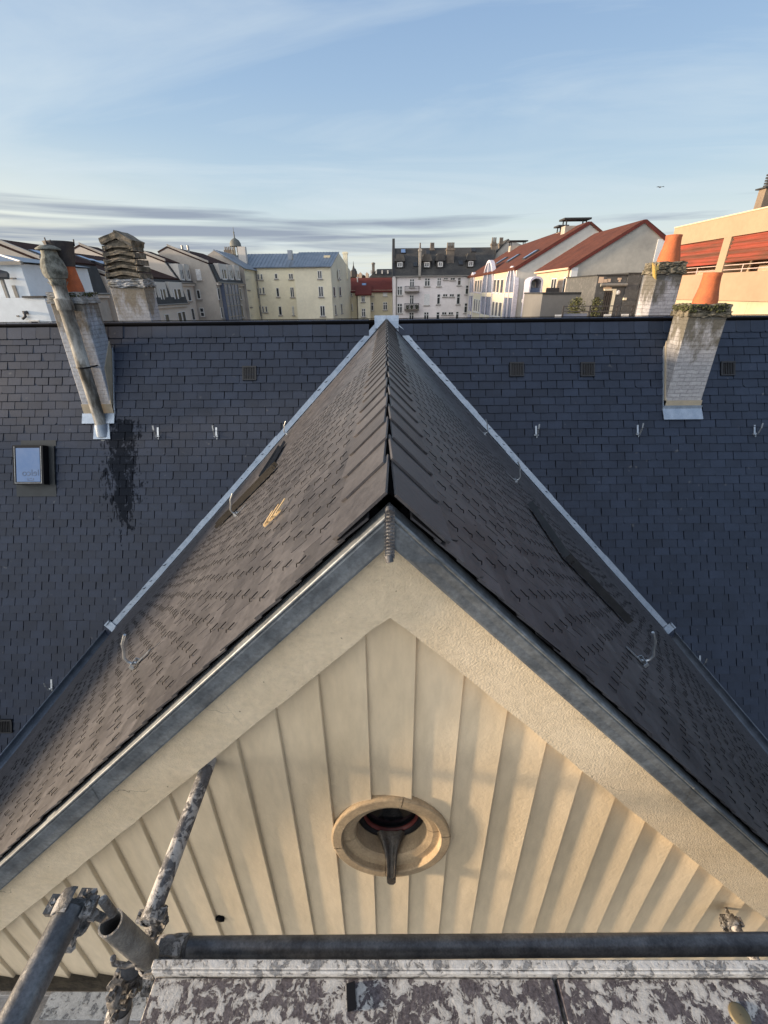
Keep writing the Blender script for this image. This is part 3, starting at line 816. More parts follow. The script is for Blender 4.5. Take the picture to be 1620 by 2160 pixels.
mb = MB(); mb.lathe([(rF * 1.14, z1 - .01), (rF * 1.14, z1 + .015)], (fx, yfl, 0), n=18); mb.tube([(fx + rF, yfl, z1), (fx + rF + .09, yfl + .1, z1 + .02)], .012, 6)
sub(mb.build('flue_bracket', 'black_metal'), flue)
# beyond the ridge, left and right
def rear_chimney(px0, px1, pyt, Yc, dep, mat, capmat, cap_h=.16):
    a_, b_ = atY(px0, pyt, Yc), atY(px1, pyt, Yc)
    return a_, b_, chimney('chimney', a_.x, b_.x, Yc, Yc + dep, -3.2, a_.z, mat, cap_h, .03, capmat, .016)
zz0 = atY(260, 604, YR + .75).z
brick_mat('brick_rear_left', (.35, .37, .41), (.30, .32, .36), (.27, .29, .325), (.16, .14, .105), zz0, bw=.2)
a_, b_, c1 = rear_chimney(232, 304, 606, YR + .75, .42, 'brick_rear_left', 'cap_render', .14)
c1['label'] = 'grey brick chimney behind the ridge, crowned by a stack of curved tiles'
mb = MB(); mxc, myc = (a_.x + b_.x) / 2, YR + .75 + .21
for i in range(5):      # courses of overlapping tiles with open slots between them
    z = a_.z + .15 + i * .115; wd = .325 - i * .014; dd = .25 - i * .008
    mb.box(mxc - wd * .8, mxc + wd * .8, myc - dd * .7, myc + dd * .7, z, z + .045)
    for sx in (-1, 1):
        mb.obox((mxc + sx * wd * .5, myc, z + .075), (wd * .5, 0, -sx * .022), (0, dd, 0), (0, 0, .030))
        mb.obox((mxc + sx * wd * .98, myc, z + .045), (.022, 0, 0), (0, dd * 1.02, 0), (0, 0, .045))
zt_ = a_.z + .15 + 5 * .115
mb.obox((mxc - .13, myc, zt_ + .09), (.16, 0, .05), (0, .25, 0), (-.01, 0, .05)); mb.obox((mxc + .15, myc, zt_ + .085), (.15, 0, -.085), (0, .25, 0), (.02, 0, .05))
mb.box(mxc - .26, mxc + .26, myc - .2, myc + .2, zt_ - .02, zt_ + .06)
M('tile_crust', (.17, .15, .12), .95, (.05, .047, .036), 8, .4, .62, bump=.8, bscale=50, fine=.35)
o = mb.build('tile_crown', 'tile_crust'); roughen(o, .006, cuts=2); sub(o, c1)
zz1 = atY(1410, 576, YR + .55).z
brick_mat('brick_rear_right', (.38, .38, .41), (.33, .33, .36), (.25, .25, .28), (.075, .07, .055), zz1)
a_, b_, c2 = rear_chimney(1387, 1441, 578, YR + .55, .48, 'brick_rear_right', 'cap_crust', .20)
c2['label'] = 'blackened brick chimney with clay pot behind the ridge at right'
pot([(.20, 0), (.185, .12), (.150, .26), (.135, .40), (.142, .46), (.128, .465), (.12, .4), (.12, .2), (.001, .18)], ((a_.x + b_.x) / 2 + .02, YR + .55 + .22, a_.z + .18), 'terracotta', c2, n=10, jit=.02)
mb = MB(); q = Vector((a_.x - .06, YR + .58, a_.z + .05))
mb.obox(q, (.012, 0, 0), (0, .06, .03), (-.035, 0, .11)); mb.obox(q + Vector((.02, -.03, .0)), (.03, 0, .05), (0, .012, 0), (-.02, 0, .06))
sub(mb.build('copper_strap', M('brass', (.75, .55, .18), .4, metal=.4)), c2)

# ---- skylight ---------------------------------------------------------------------
def rp(a_, b_, n_): return OM + UM * a_ + VM * b_ + NM * n_
def roof_abn(px_, py_, n_): q = onroof(px_, py_, n_) - OM; return q.dot(UM), q.dot(VM)
sa0, sa1, sb0, sb1 = roof_abn(27, 981, .19)[0], roof_abn(91, 981, .19)[0], roof_abn(60, 939, .19)[1], roof_abn(60, 1022, .19)[1]
mb = MB()
def bar(m, a0, a1, b0, b1, n0, n1): m.obox(rp((a0 + a1) / 2, (b0 + b1) / 2, (n0 + n1) / 2), UM * (a1 - a0) / 2, VM * (b1 - b0) / 2, NM * (n1 - n0) / 2)
bar(mb, sa0, sa0 + .06, sb0, sb1, 0, .19); bar(mb, sa1 - .06, sa1, sb0, sb1, 0, .19)
bar(mb, sa0 + .06, sa1 - .06, sb0, sb0 + .05, 0, .19); bar(mb, sa0 + .06, sa1 - .06, sb1 - .05, sb1, 0, .19)
skl = hp(mb, 'skylight', 'black_metal')
mb = MB(); bar(mb, sa0 + .05, sa1 - .05, sb0 + .04, sb1 - .04, .09, .188)
sub(mb.build('pane', 'sky_film'), skl)
mb = MB()
bar(mb, sa0 + .03, sa0 + .042, sb0 + .02, sb1 - .02, .188, .196); bar(mb, sa1 - .042, sa1 - .03, sb0 + .02, sb1 - .02, .188, .196); bar(mb, sa0 + .042, sa1 - .042, sb1 - .034, sb1 - .022, .188, .196)
sub(mb.build('glazing_bead', 'galva_dull'), skl)
mb = MB()
bar(mb, sa0 - .09, sa1 + .10, sb1, sb1 + .22, .010, .022); bar(mb, sa0 + .02, sa1 + .12, sb0 - .11, sb0, .010, .020); bar(mb, sa1, sa1 + .10, sb0, sb1, .012, .05)
sub(mb.build('flashing_kit', M('flash_grey', (.030, .036, .040), .55, metal=.2)), skl)
fc = bpy.data.curves.new('film_print', 'FONT'); fc.body = 'lelco'; fc.size = .17; fc.extrude = .001
fo = bpy.data.objects.new('tmp', fc); COL.objects.link(fo); bpy.context.view_layer.update()
dg = bpy.context.evaluated_depsgraph_get(); me = bpy.data.meshes.new_from_object(fo.evaluated_get(dg)); bpy.data.objects.remove(fo)
me.transform(Matrix.Translation((0, 0, 0)))
bx = sa1 - .075; by = sb1 - .16
me.transform(Matrix(((-UM.x, -VM.x, NM.x, rp(bx, by, .190).x), (-UM.y, -VM.y, NM.y, rp(bx, by, .190).y), (-UM.z, -VM.z, NM.z, rp(bx, by, .190).z), (0, 0, 0, 1))))
me.materials.append(MATS['print_grey']); o = bpy.data.objects.new('film_print', me); COL.objects.link(o); sub(o, skl)
mb = MB()
for (u0, u1, v0, v1) in ((.02, .14, .07, .085), (.02, .035, .085, .12), (.125, .14, .085, .12), (.06, .10, .105, .12)):
    bar(mb, sa1 - .16 - u1 + .0, sa1 - .16 - u0, sb1 - v1, sb1 - v0, .1885, .1895)
sub(mb.build('film_mark', 'print_grey'), skl)

# ---- roof vents, roof hooks --------------------------------------------------------
def roof_vent(px_, py_, parent=house):
    a_, b_ = roof_ab(px_, py_); mb = MB(); s_ = .13
    bar(mb, a_ - s_, a_ + s_, b_ - s_, b_ - s_ + .03, .01, .045); bar(mb, a_ - s_, a_ + s_, b_ + s_ - .02, b_ + s_, .01, .045)
    bar(mb, a_ - s_, a_ - s_ + .025, b_ - s_, b_ + s_, .01, .04); bar(mb, a_ + s_ - .025, a_ + s_, b_ - s_, b_ + s_, .01, .04)
    for i in range(7): bar(mb, a_ - s_ + .03 + i * .031, a_ - s_ + .042 + i * .031, b_ - s_ + .03, b_ + s_ - .02, .015, .036)
    bar(mb, a_ - s_ + .02, a_ + s_ - .02, b_ - s_ + .02, b_ + s_ - .02, .008, .016)
    return hp(mb, 'roof_vent', 'vent_black')
M('vent_black', (.014, .015, .018), .55)
for p_ in ((527, 788), (1089, 780), (1238, 780), (1533, 778), (14, 1530)): roof_vent(*p_)
def hook_mesh(O, U, V, N, s_=1.0, lean=0.0, plate=False):
    mb = MB(); P = lambda a_, b_, n_: O + (U * (a_ + lean * n_) + V * b_ + N * n_) * s_
    mb.ribbon([P(0, -.10, .014), P(0, .035, .016)], U * .014 * s_, .004 * s_)
    pa = [P(0, .03, .018), P(0, .055, .030), P(0, .062, .055), P(0, .050, .085), P(0, .0, .115), P(0, -.035, .145), P(0, -.105, .17)]
    if plate: mb.tube(pa, .0078 * s_, 8)
    else: mb.ribbon([P(0, .03, .018), P(0, .055, .030), P(0, .060, .055), P(0, .045, .085), P(0, .0, .115), P(0, -.035, .145), P(0, -.105, .17)], U * .011 * s_, .0045 * s_)
    mb.ribbon([P(-.035, .045, .012), P(-.03, .048, .035), P(.03, .048, .035), P(.035, .045, .012)], V * .010 * s_, .004 * s_)
    mb.ribbon([P(.018, .02, .016), P(.018, .085, .018), P(.006, .092, .018), P(.006, .06, .018)], N * .006 * s_, .004 * s_)
    return mb
for p_ in ((334, 915), (457, 915), (110, 1445), (1130, 912), (1344, 910), (1590, 910), (1475, 1395)):
    O = onroof(*p_); hp(hook_mesh(O, UM, VM, NM, 1.15), 'roof_hook', 'galva')
def ongable(sg, px_, py_, n_=0): Og, Ug, Vg, Ng, gm = GP[sg]; return hit(px_, py_, Og + Ng * n_, Ng)
for sg, p_, s_ in ((-1, (300, 1395), 1.0), (-1, (508, 1080), 1.0), (-1, (611, 912), 1.0), (1, (1340, 1390), 1.0), (1, (1078, 1010), 1.0), (1, (1015, 912), 1.0)):
    Og, Ug, Vg, Ng, gm = GP[sg]; O = ongable(sg, *p_)
    hp(hook_mesh(O, Ug, Vg, Ng, s_, plate=True), 'roof_hook', 'galva')

# ---- loose material left on the slopes -----------------------------------------------
def strip(name, sg, p0, p1, w_, h_, mat, label, cat, n0=.02, split=3):
    Og, Ug, Vg, Ng, gm = GP[sg]
    a_, b_ = ongable(sg, *p0, n0), ongable(sg, *p1, n0); d = (b_ - a_).normalized(); sd = Ng.cross(d).normalized()
    t = thing(name, label, cat, loc=tuple((a_ + b_) / 2))
    mid = (a_ + b_) / 2; L = (b_ - a_).length / 2
    for i in range(split):
        mb = MB(); off = (i - (split - 1) / 2) * w_ * .9
        jx = rng.uniform(-.05, .05)
        mb.obox(sd * off + Ng * (h_ * .08) + d * jx, d * L, sd * w_ * .42, Ng * .003)
        mb.obox(sd * (off - w_ * .42) + Ng * (h_ * .5) + d * jx, d * L, sd * .003, Ng * h_ * .5)
        mb.obox(sd * (off + w_ * .42) + Ng * (h_ * .35) + d * jx, d * L, sd * .003, Ng * h_ * .35)
        o = mb.build('folded_strip', mat, t)
    return t
M('strip_dark', (.030, .032, .036), .45, (.05, .052, .055), 8, metal=.3)
M('strip_brown', (.050, .046, .040), .5, (.03, .028, .026), 8, metal=.2)
strip('metal_strip_bundle', -1, (583, 985), (462, 1108), .05, .045, 'strip_brown', 'bundle of long folded metal strips lying along the left valley below a roof hook', 'metal strips')
strip('metal_tray', -1, (598, 938), (560, 1002), .12, .05, 'strip_dark', 'short dark blue metal tray lying at the upper end of the left strips', 'metal tray', split=1)
strip('metal_tray', 1, (1118, 1068), (1195, 1182), .10, .05, 'strip_dark', 'shorter dark metal tray lying uphill on the right gable slope', 'metal tray', split=1)
strip('metal_strip_bundle', 1, (1188, 1172), (1322, 1312), .06, .05, 'strip_dark', 'pair of long black metal strips lying lowest on the right gable slope', 'metal strips', split=2)
Og, Ug, Vg, Ng, gm = GP[-1]
a_, b_ = ongable(-1, 557, 1110, .02), ongable(-1, 592, 1075, .02)
mb = MB(); d = (b_ - a_).normalized(); sd = Ng.cross(d).normalized()
t = thing('wooden_offcut', 'pale wooden lath offcut with three slats lying on the left gable slope', 'wood offcut', loc=tuple((a_ + b_) / 2))
mb.obox((0, 0, 0), (b_ - a_) / 2, sd * .0035, Ng * .006); mb.build('rail', 'lath', t)
for (p0, p1) in (((557, 1107), (575, 1078)), ((568, 1096), (588, 1064)), ((581, 1083), (601, 1052))):
    q0, q1 = ongable(-1, *p0, .03), ongable(-1, *p1, .03); m_ = (a_ + b_) / 2
    mb = MB(); dd = q1 - q0; mb.obox((q0 + q1) / 2 - m_, dd / 2, Ng.cross(dd).normalized() * .0042, Ng * .003); mb.build('slat', 'lath', t)

# ================================================================== SCAFFOLD
scaf = thing('scaffold', 'plaster-splashed scaffold with tubes, couplers and a deck in front of the gable', 'scaffold', loc=(0, 0, -3.6))
SI = Matrix.Translation((0, 0, 3.6))
def sp_(mb, name, mat, parent=None, **kw):
    o = mb.build(name, mat, None, **kw)
    if parent: o.parent = parent
    else: o.parent = scaf; o.matrix_parent_inverse = SI
    return o
RT_ = .02415
def coupler(c, d1, d2, s_=1.0, seed=0):
    """right-angle coupler: two half collars back to back with bolts and flaps"""
    rr = random.Random(seed)
    mb = MB(); c = Vector(c); d1 = Vector(d1).normalized(); d2 = Vector(d2).normalized(); n_ = d1.cross(d2).normalized()
    if n_.length < .1: n_ = d1.orthogonal().normalized()
    for dd, off in ((d1, 0), (d2, 1)):
        cc = c + n_ * (.0 if off == 0 else .052) * s_
        mb.lathe([(.0275 * s_, -.022 * s_), (.034 * s_, -.024 * s_), (.036 * s_, 0), (.034 * s_, .024 * s_), (.0275 * s_, .022 * s_)], cc, dd, 18, a0=.5, a1=2 * math.pi - .5, jit=.05)
        e = dd.cross(n_).normalized()
        for sg2 in (-1, 1):
            q = cc + e * sg2 * .040 * s_
            mb.obox(q, dd * .019 * s_, e * .012 * s_, n_ * .008 * s_)
            mb.tube([q - n_ * .018 * s_, q + n_ * .034 * s_], .0065 * s_, 8)
            mb.lathe([(.001, .046 * s_), (.013 * s_, .045 * s_), (.0135 * s_, .030 * s_), (.001, .029 * s_)], q, n_, 6, smooth=False)
    mb.obox(c + n_ * .026 * s_, d1 * .02 * s_, d2 * .02 * s_, n_ * .012 * s_)
    o = roughen_mb(mb, .0012, rr); return o
def roughen_mb(mb, a_, rr):
    mb.v = [(x + rr.uniform(-a_, a_), y + rr.uniform(-a_, a_), z + rr.uniform(-a_, a_)) for x, y, z in mb.v]; return mb
# guard rail across the picture
gr0 = atZc(345, 2000, 1.17); gr1 = atZc(1620, 1991, 1.17)
dirx = (gr1 - gr0).normalized()
mb = MB(); mb.tube([gr0 - dirx * .02, gr0 + dirx * 3.2], RT_, 24)
guard = sp_(mb, 'guard_rail', 'tube_steel', bevel=0)
mb = MB(); mb.lathe([(.0245, -.015), (.027, -.014), (.028, .02), (.030, .03), (.030, .065), (.0245, .066)], gr0, dirx, 20, jit=.03)
mb.obox(gr0 + Vector((.03, -.01, .026)), (.03, 0, -.004), (0, .016, 0), (0, 0, .012))
sp_(mb, 'rail_collar', 'coupler_rust', guard)
# tie tube to the gable wall (runs along +Y)
t0 = atY(447, 1592, 1.06); t0.y = 1.075
t1 = Vector((t0.x, .575, t0.z)); 
mb = MB(); mb.tube([t0, t1], RT_, 20); sp_(mb, 'tie_tube', 'tube_splash')
sp_(coupler(t1 + Vector((0, .012, -.002)), (0, 1, 0), (1, 0, .1), .75, 1), 'coupler', 'coupler_rust')
# handrail tube coming towards the camera
h0 = atZc(150, 1918, .80); hz = h0.z
h1 = Vector((h0.x - .004, h0.y - 1.6, hz - .01))
mb = MB(); mb.pipe(h0, h1, RT_, .0035, 24); sp_(mb, 'handrail_tube', 'tube_steel')
sp_(coupler(h0 + Vector((0, .004, .002)), (0, 1, 0), (1, 0, -.1), .78, 2), 'coupler', 'coupler_rust')
mb = MB(); q = h0 + Vector((.055, .01, -.01)); mb.tube([q + Vector((0, 0, .02)), q + Vector((.004, 0, -.03)), q + Vector((-.02, 0, -.05)), q + Vector((-.035, 0, -.03))], .008, 8)
sp_(mb, 'swivel_bolt', 'coupler_rust')
# standard: short open tube end, leaning into the knot
s0 = atZc(233, 1946, .98); s1 = atZc(322, 2026, 1.12)
ax_ = (s1 - s0).normalized()
mb = MB(); mb.pipe(s0, s0 + ax_ * .24, .0255, .004, 28, plug=.16); sp_(mb, 'standard_tube', 'galva_worn' if 'galva_worn' in MATS else M('galva_worn', (.22, .21, .19), .65, (.11, .105, .10), 22, metal=.3, bump=.5, bscale=80, fine=.3))
sp_(coupler(s1 + Vector((-.004, -.006, -.012)), (.3, 1, -.2), (1, 0, .05), .72, 3), 'coupler', 'coupler_rust')
mb = MB(); q = atZc(262, 2030, 1.06); mb.tube([q + Vector((-.02, 0, .025)), q + Vector((-.026, 0, -.005)), q + Vector((0, 0, -.018)), q + Vector((.03, 0, -.004))], .0065, 8)
sp_(mb, 'wire_loop', 'coupler_rust')
# lower stub of the knot, running down towards the viewer
l0 = atZc(276, 2045, 1.14); l1 = atZc(238, 2185, 1.16)
mb = MB(); mb.tube([l0, l1], .0242, 20); sp_(mb, 'transom_tube', 'tube_steel')
sp_(coupler(l0 + (l1 - l0) * .12, (l1 - l0), (1, 0, .1), .72, 4), 'coupler', 'coupler_rust')
mb = MB(); mb.lathe([(.026, -.06), (.030, -.055), (.031, .03), (.026, .035)], l0 + (l1 - l0) * .86, (l1 - l0), 18, jit=.04); sp_(mb, 'sleeve', 'tube_splash')
# standard continuing down to the lower lift
mb = MB(); mb.tube([s1 + Vector((.02, .03, -.01)), s1 + Vector((.02, .03, -2.3))], RT_, 16); sp_(mb, 'standard_tube', 'tube_steel')
# upper deck with edge profile
ZD = -1.44
e0 = atZc(330, 2046, 1.05); yedge = atY(900, 2042, .46).y
def onz(px_, py_, z): d = ray(px_, py_); return d * (z / d.z)
yd = onz(900, 2060, ZD).y; ye = onz(900, 2028, ZD + .02).y
xl0 = onz(322, 2060, ZD).x; xmid = onz(1172, 2070, ZD).x
mb = MB(); mb.box(xl0, 2.6, yd, yd + .006, ZD - .10, ZD + .018); mb.box(xl0 - .004, 2.6, yd + .0061, ye + .004, ZD + .010, ZD + .020); mb.box(xl0, 2.6, ye, ye + .004, ZD - .10, ZD + .0099)
sp_(mb, 'deck_edge', 'edge_splash', bevel=.002)
for (xa, xb) in ((xl0 + .006, xmid - .004), (xmid + .004, 2.6)):
    mb = MB(); mb.box(xa, xb, -1.0, yd - .002, ZD - .04, ZD)
    sp_(mb, 'deck_board', 'deck_splash', bevel=.003)
mb = MB(); q = onz(1560, 2142, ZD); mb.lathe([(.021, 0), (.0205, .003), (.017, .0045), (.001, .005)], (q.x, q.y, ZD), n=18); sp_(mb, 'deck_rivet', M('brass_dull', (.17, .14, .08), .6, metal=.3))
mb = MB(); q = onz(741, 2103, ZD); mb.obox((q.x, q.y, ZD + .004), (.010, .002, 0), (-.003, .022, 0), (0, 0, .003)); tag(mb.build('debris_chip', 'black_metal'), 'small black chip of slate lying on the plaster-splashed scaffold deck', 'slate chip')
# lower lift deck seen through the gap on the left
ZL = -3.44
mb = MB()
mb.box(-3.2, .8, .3, .96, ZL - .05, ZL)
mb.box(-3.2, .8, .955, .975, ZL - .05, ZL + .03)
low = sp_(mb, 'lower_deck', 'deck_steel', bevel=.004)
mb = MB()
for i in range(40):
    for j in range(4): mb.lathe([(.016, .0), (.016, .004), (.001, .0042)], (-3.1 + i * .09, .42 + j * .11, ZL), n=10, smooth=False)
o = sp_(mb, 'deck_slots', 'black_metal', low); o.matrix_parent_inverse = Matrix(); o['kind'] = 'stuff'
mb = MB()
q = onz(105, 2122, ZL); mb.box(q.x, q.x + .55, q.y - .06, q.y + .04, ZL + .03, ZL + .05)
sp_(mb, 'deck_plank', 'edge_splash')
# right anchor in the wall
a0 = atY(1527, 1908, 1.06); 
a1 = atZc(1566, 1990, 1.9)
mb = MB(); a_ = atY(1545, 1945, .97); mb.tube([a_, a_ + Vector((.03, -.38, -.02))], .0215, 16); sp_(mb, 'tie_tube', 'tube_splash')
mb = MB(); mb.tube([(a0.x, 1.07, a0.z), a_], .008, 8); mb.lathe([(.03, -.01), (.032, 0), (.03, .01)], (a0.x, 1.062, a0.z), (0, 1, 0), 12)
sp_(mb, 'anchor_bolt', 'coupler_rust')
sp_(coupler(a_, (0, 1, 0), (1, 0, 0), .85, 5), 'coupler', 'coupler_rust')

# ================================================================== BUILDINGS BEHIND
class Face:
    def __init__(s, O, U, N): s.O = Vector(O); s.U = Vector(U); s.N = Vector(N); s.W = Vector((0, 0, 1))
    def ab(s, px, py):
        p = hit(px, py, s.O, s.N) - s.O; return p.dot(s.U), p.dot(s.W)
    def P(s, a, b, n): return s.O + s.U * a + s.W * b + s.N * n
    def rect(s, x0, y0, x1, y1):
        xm, ym = (x0 + x1) / 2, (y0 + y1) / 2
        a0, a1 = s.ab(x0, ym)[0], s.ab(x1, ym)[0]; b1, b0 = s.ab(xm, y0)[1], s.ab(xm, y1)[1]
        return min(a0, a1), max(a0, a1), b0, b1
def front(Y): return Face((0, Y, 0), (1, 0, 0), (0, -1, 0))
def rightf(X): return Face((X, 0, 0), (0, 1, 0), (1, 0, 0))
def leftf(X): return Face((X, 0, 0), (0, 1, 0), (-1, 0, 0))
def fbox(mb, f, a0, a1, b0, b1, n0, n1):
    return mb.obox(f.P((a0 + a1) / 2, (b0 + b1) / 2, (n0 + n1) / 2), f.U * (a1 - a0) / 2, f.W * (b1 - b0) / 2, f.N * (n1 - n0) / 2)
def window(t, f, x0, y0, x1, y1, mull=1, trans=0, frame='frame_white', pane='glass_far', sill='sill_grey', fw=.09, name='window', lintel=False):
    a0, a1, b0, b1 = f.rect(x0, y0, x1, y1)
    mb = MB()
    fbox(mb, f, a0, a0 + fw, b0, b1, -.02, .05); fbox(mb, f, a1 - fw, a1, b0, b1, -.02, .05)
    fbox(mb, f, a0 + fw, a1 - fw, b0, b0 + fw, -.02, .05); fbox(mb, f, a0 + fw, a1 - fw, b1 - fw, b1, -.02, .05)
    for i in range(mull):
        am = a0 + (a1 - a0) * (i + 1) / (mull + 1); fbox(mb, f, am - fw * .7, am + fw * .7, b0 + fw, b1 - fw, -.02, .047)
    if trans: bt = b0 + (b1 - b0) * trans; fbox(mb, f, a0 + fw, a1 - fw, bt - fw / 2, bt + fw / 2, -.02, .044)
    w_ = mb.build(name, frame, t)
    mb = MB(); fbox(mb, f, a0 + fw * .5, a1 - fw * .5, b0 + fw * .5, b1 - fw * .5, -.02, .015); mb.build('pane', pane, w_)
    if sill:
        mb = MB(); fbox(mb, f, a0 - .14, a1 + .14, b0 - .16, b0 - .003, -.02, .16); mb.build('sill', sill, w_)
    return w_
def shutter(t, f, x0, y0, x1, y1, mat='frame_white', name='shutter'):
    a0, a1, b0, b1 = f.rect(x0, y0, x1, y1); mb = MB(); fbox(mb, f, a0, a1, b0, b1, -.02, .04)
    n_ = 6
    for i in range(n_): b = b0 + (b1 - b0) * (i + .5) / n_; fbox(mb, f, a0 + .05, a1 - .05, b - .03, b + .03, .04, .055)
    s_ = mb.build(name, mat, t); mb = MB(); fbox(mb, f, a0 - .12, a1 + .12, b0 - .14, b0 - .003, -.02, .14); mb.build('sill', 'sill_grey', s_); return s_
def pbox(t, name, f, x0, y0, x1, y1, n0, n1, mat, bot=None):
    a0, a1, b0, b1 = f.rect(x0, y0, x1, y1)
    if bot is not None: b0 = bot
    mb = MB(); fbox(mb, f, a0, a1, b0, b1, n0, n1); return mb.build(name, mat, t)
def slab(t, name, p0, p1, Y0, Y1, th, mat):
    """roof plane running along +Y above the line p0-p1 of the gable"""
    p0 = Vector(p0); p1 = Vector(p1); d = p1 - p0; n_ = Vector((-d.z, 0, d.x)).normalized()
    if n_.z < 0: n_ = -n_
    a0, a1 = p0.copy(), p1.copy(); a0.y = a1.y = Y0
    mb = MB(); mb.prism([a0 + n_ * .01, a1 + n_ * .01, a1 + n_ * th, a0 + n_ * th], (0, Y1 - Y0, 0)); return mb.build(name, mat, t)
def house_thing(name, label, cat='building', group=None): return thing(name, label, cat, group)

def mansard(label, Y0, Y1, apex, brk, base, lefts, walls='w_beige', tile='t_brown'):
    t = house_thing('row_house', label, 'house', 'grey row houses with mansard roofs')
    A, B, C = atY(*apex, Y0), atY(*brk, Y0), atY(*base, Y0); Ls = atY(*lefts, Y0)
    Lz = A.z - (A.z - B.z) / max(.1, (B.x - A.x)) * (A.x - Ls.x)
    L = Vector((Ls.x, Y0, min(Ls.z, A.z - .2)))
    C.x = max(C.x, B.x + .3)
    mb = MB(); mb.prism([(L.x, Y0, -18), (C.x, Y0, -18), C, B, A, L], (0, Y1 - Y0, 0)); mb.build('wall', walls, t)
    slab(t, 'roof', A, B, Y0 - .02, Y1, .22, tile); slab(t, 'roof', A, L, Y0 - .02, Y1, .22, tile)
    slab(t, 'mansard_roof', B, C + Vector((.12, 0, -.05)), Y0 + .35, Y1 - .1, .14, 't_dark')
    mb = MB(); mb.prism([A + Vector((0, -.05, .20)), B + Vector((.1, -.05, .16)), B + Vector((.1, -.05, .42)), A + Vector((0, -.05, .46))], (0, .28, 0)); mb.build('verge', 'w_beige', t)
    mb = MB(); mb.box(C.x - .05, C.x + .28, Y0 + .1, Y1, C.z - .36, C.z - .06); mb.build('cornice', 'w_beige_lt', t)
    mb = MB(); mb.tube([(C.x + .36, Y0 + .1, C.z - .02), (C.x + .36, Y1, C.z - .02)], .09, 8); mb.tube([(C.x + .2, Y0 + .3, C.z - .1), (C.x + .2, Y0 + .3, -17.9)], .07, 8); mb.build('gutter', 'pipe_grey', t)
    t['_'] = 0; del t['_']
    return t, A, B, C
def dormer(t, f, B, x0, y0, x1, y1, mull=0):
    a0, a1, b0, b1 = f.rect(x0, y0, x1, y1); dep = f.O.x - B.x + .3
    mb = MB(); fbox(mb, f, a0, a1, b0, b1, -dep, .06); d = mb.build('dormer', 'w_offwhite', t)
    h = (b1 - b0)
    g_ = MB(); aw = (a1 - a0); w0, w1 = a0 + aw * .22, a1 - aw * .22
    fbox(g_, f, w0, w1, b0 + h * .05, b0 + h * .66, .05, .075)
    g_.build('pane', 'glass_far', d)
    g_ = MB(); fbox(g_, f, w0, w0 + aw * .07, b0 + h * .05, b0 + h * .66, .074, .11); fbox(g_, f, (w0 + w1) / 2 - aw * .04, (w0 + w1) / 2 + aw * .04, b0 + h * .05, b0 + h * .66, .074, .11); fbox(g_, f, w0, w1, b0 + h * .05, b0 + h * .14, .0741, .108)
    g_.build('window_frame', 'frame_white', d)
    return d
def roof_window(t, p0, p1, half, nrm, mat='sky_film', name='roof_window'):
    """pane on a roof plane: p0-p1 up the slope, half = half-width vector"""
    p0 = Vector(p0); p1 = Vector(p1); half = Vector(half); nrm = Vector(nrm).normalized(); c = (p0 + p1) / 2
    mb = MB(); mb.obox(c + nrm * .12, (p1 - p0) / 2, half, nrm * .10); w_ = mb.build(name, 'frame_dark', t)
    mb = MB(); mb.obox(c + nrm * .23, (p1 - p0) * .42, half * .8, nrm * .012); mb.build('pane', mat, w_); return w_
def on_slab(p0, p1, px_, py_):
    d = Vector(p1) - Vector(p0); n_ = Vector((-d.z, 0, d.x)).normalized()
    if n_.z < 0: n_ = -n_
    return hit(px_, py_, Vector(p0) + n_ * .22, n_), n_

# ---- white house at the far left --------------------------------------------------------
t = house_thing('white_house', 'white stepped modern house with grey hipped roof at the far left edge', 'house')
f26, f29 = front(26), front(29.5)
p = atY(93, 628, 26); pl = p.x - 14
mb = MB(); mb.box(pl, p.x, 26, 29.4, -18, p.z); mb.build('wall', 'w_bluewhite', t)
mb = MB(); mb.box(p.x - 1.1, p.x + .05, 25.9, 29.5, p.z + .003, p.z + .09); mb.build('coping', 't_dark', t)
q = atY(42, 556, 29.5)
mb = MB(); mb.box(q.x - 12, q.x, 29.5, 36, -18, q.z); mb.build('wall', 'w_bluewhite', t)
q2 = atY(0, 534, 33)
mb = MB(); e_ = .3; zt_ = q.z + .08
mb.add([(q.x - 12, 29.5 - e_, zt_), (q.x + e_, 29.5 - e_, zt_), (q.x + e_, 36, zt_), (q.x - 12, 36, zt_), (q.x - 4, 33, q2.z), (q.x - 12, 33, q2.z)], [(0, 1, 4, 5), (1, 2, 4), (2, 3, 5, 4), (0, 5, 3), (0, 3, 2, 1)])
mb.build('roof', 't_zinc', t)
mb = MB(); mb.tube([(q.x + e_, 29.5 - e_, zt_), (q.x - 4, 33, q2.z)], .07, 6); mb.build('hip_trim', 'frame_white', t)
mb = MB(); mb.box(q.x - 12, q.x + e_ + .05, 29.1, 29.3, zt_ - .16, zt_ + .02); mb.build('gutter', 'pipe_grey', t)
f28 = front(28)
c0_ = f28.rect(-60, 572, 22, 584)
mb = MB(); mb.prism([f28.P(c0_[0], c0_[2], .3), f28.P(c0_[1], c0_[2] - .02, .3), f28.P(c0_[1] - .6, c0_[3], -.6), f28.P(c0_[0], c0_[3] + .4, -.6)], (0, .12, -.12)); mb.build('porch_roof', 't_dark', t)
a0, a1, b0, b1 = f28.rect(11, 584, 17, 629)
mb = MB(); fbox(mb, f28, a0 - .05, a0 + .10, b0, b1, 0, .14); fbox(mb, f28, a0 - 6, a0 + .6, b0 - .1, b0, 0, .14); mb.build('porch_frame', 'pipe_grey', t)
pbox(t, 'wall_slot', f29, 30, 602, 37, 629, -.01, .05, 'pipe_grey'); pbox(t, 'ledge', f29, 23, 586, 35, 589, 0, .3, 'sill_grey')
a0, a1, b0, b1 = f26.rect(50, 658, 61, 673)
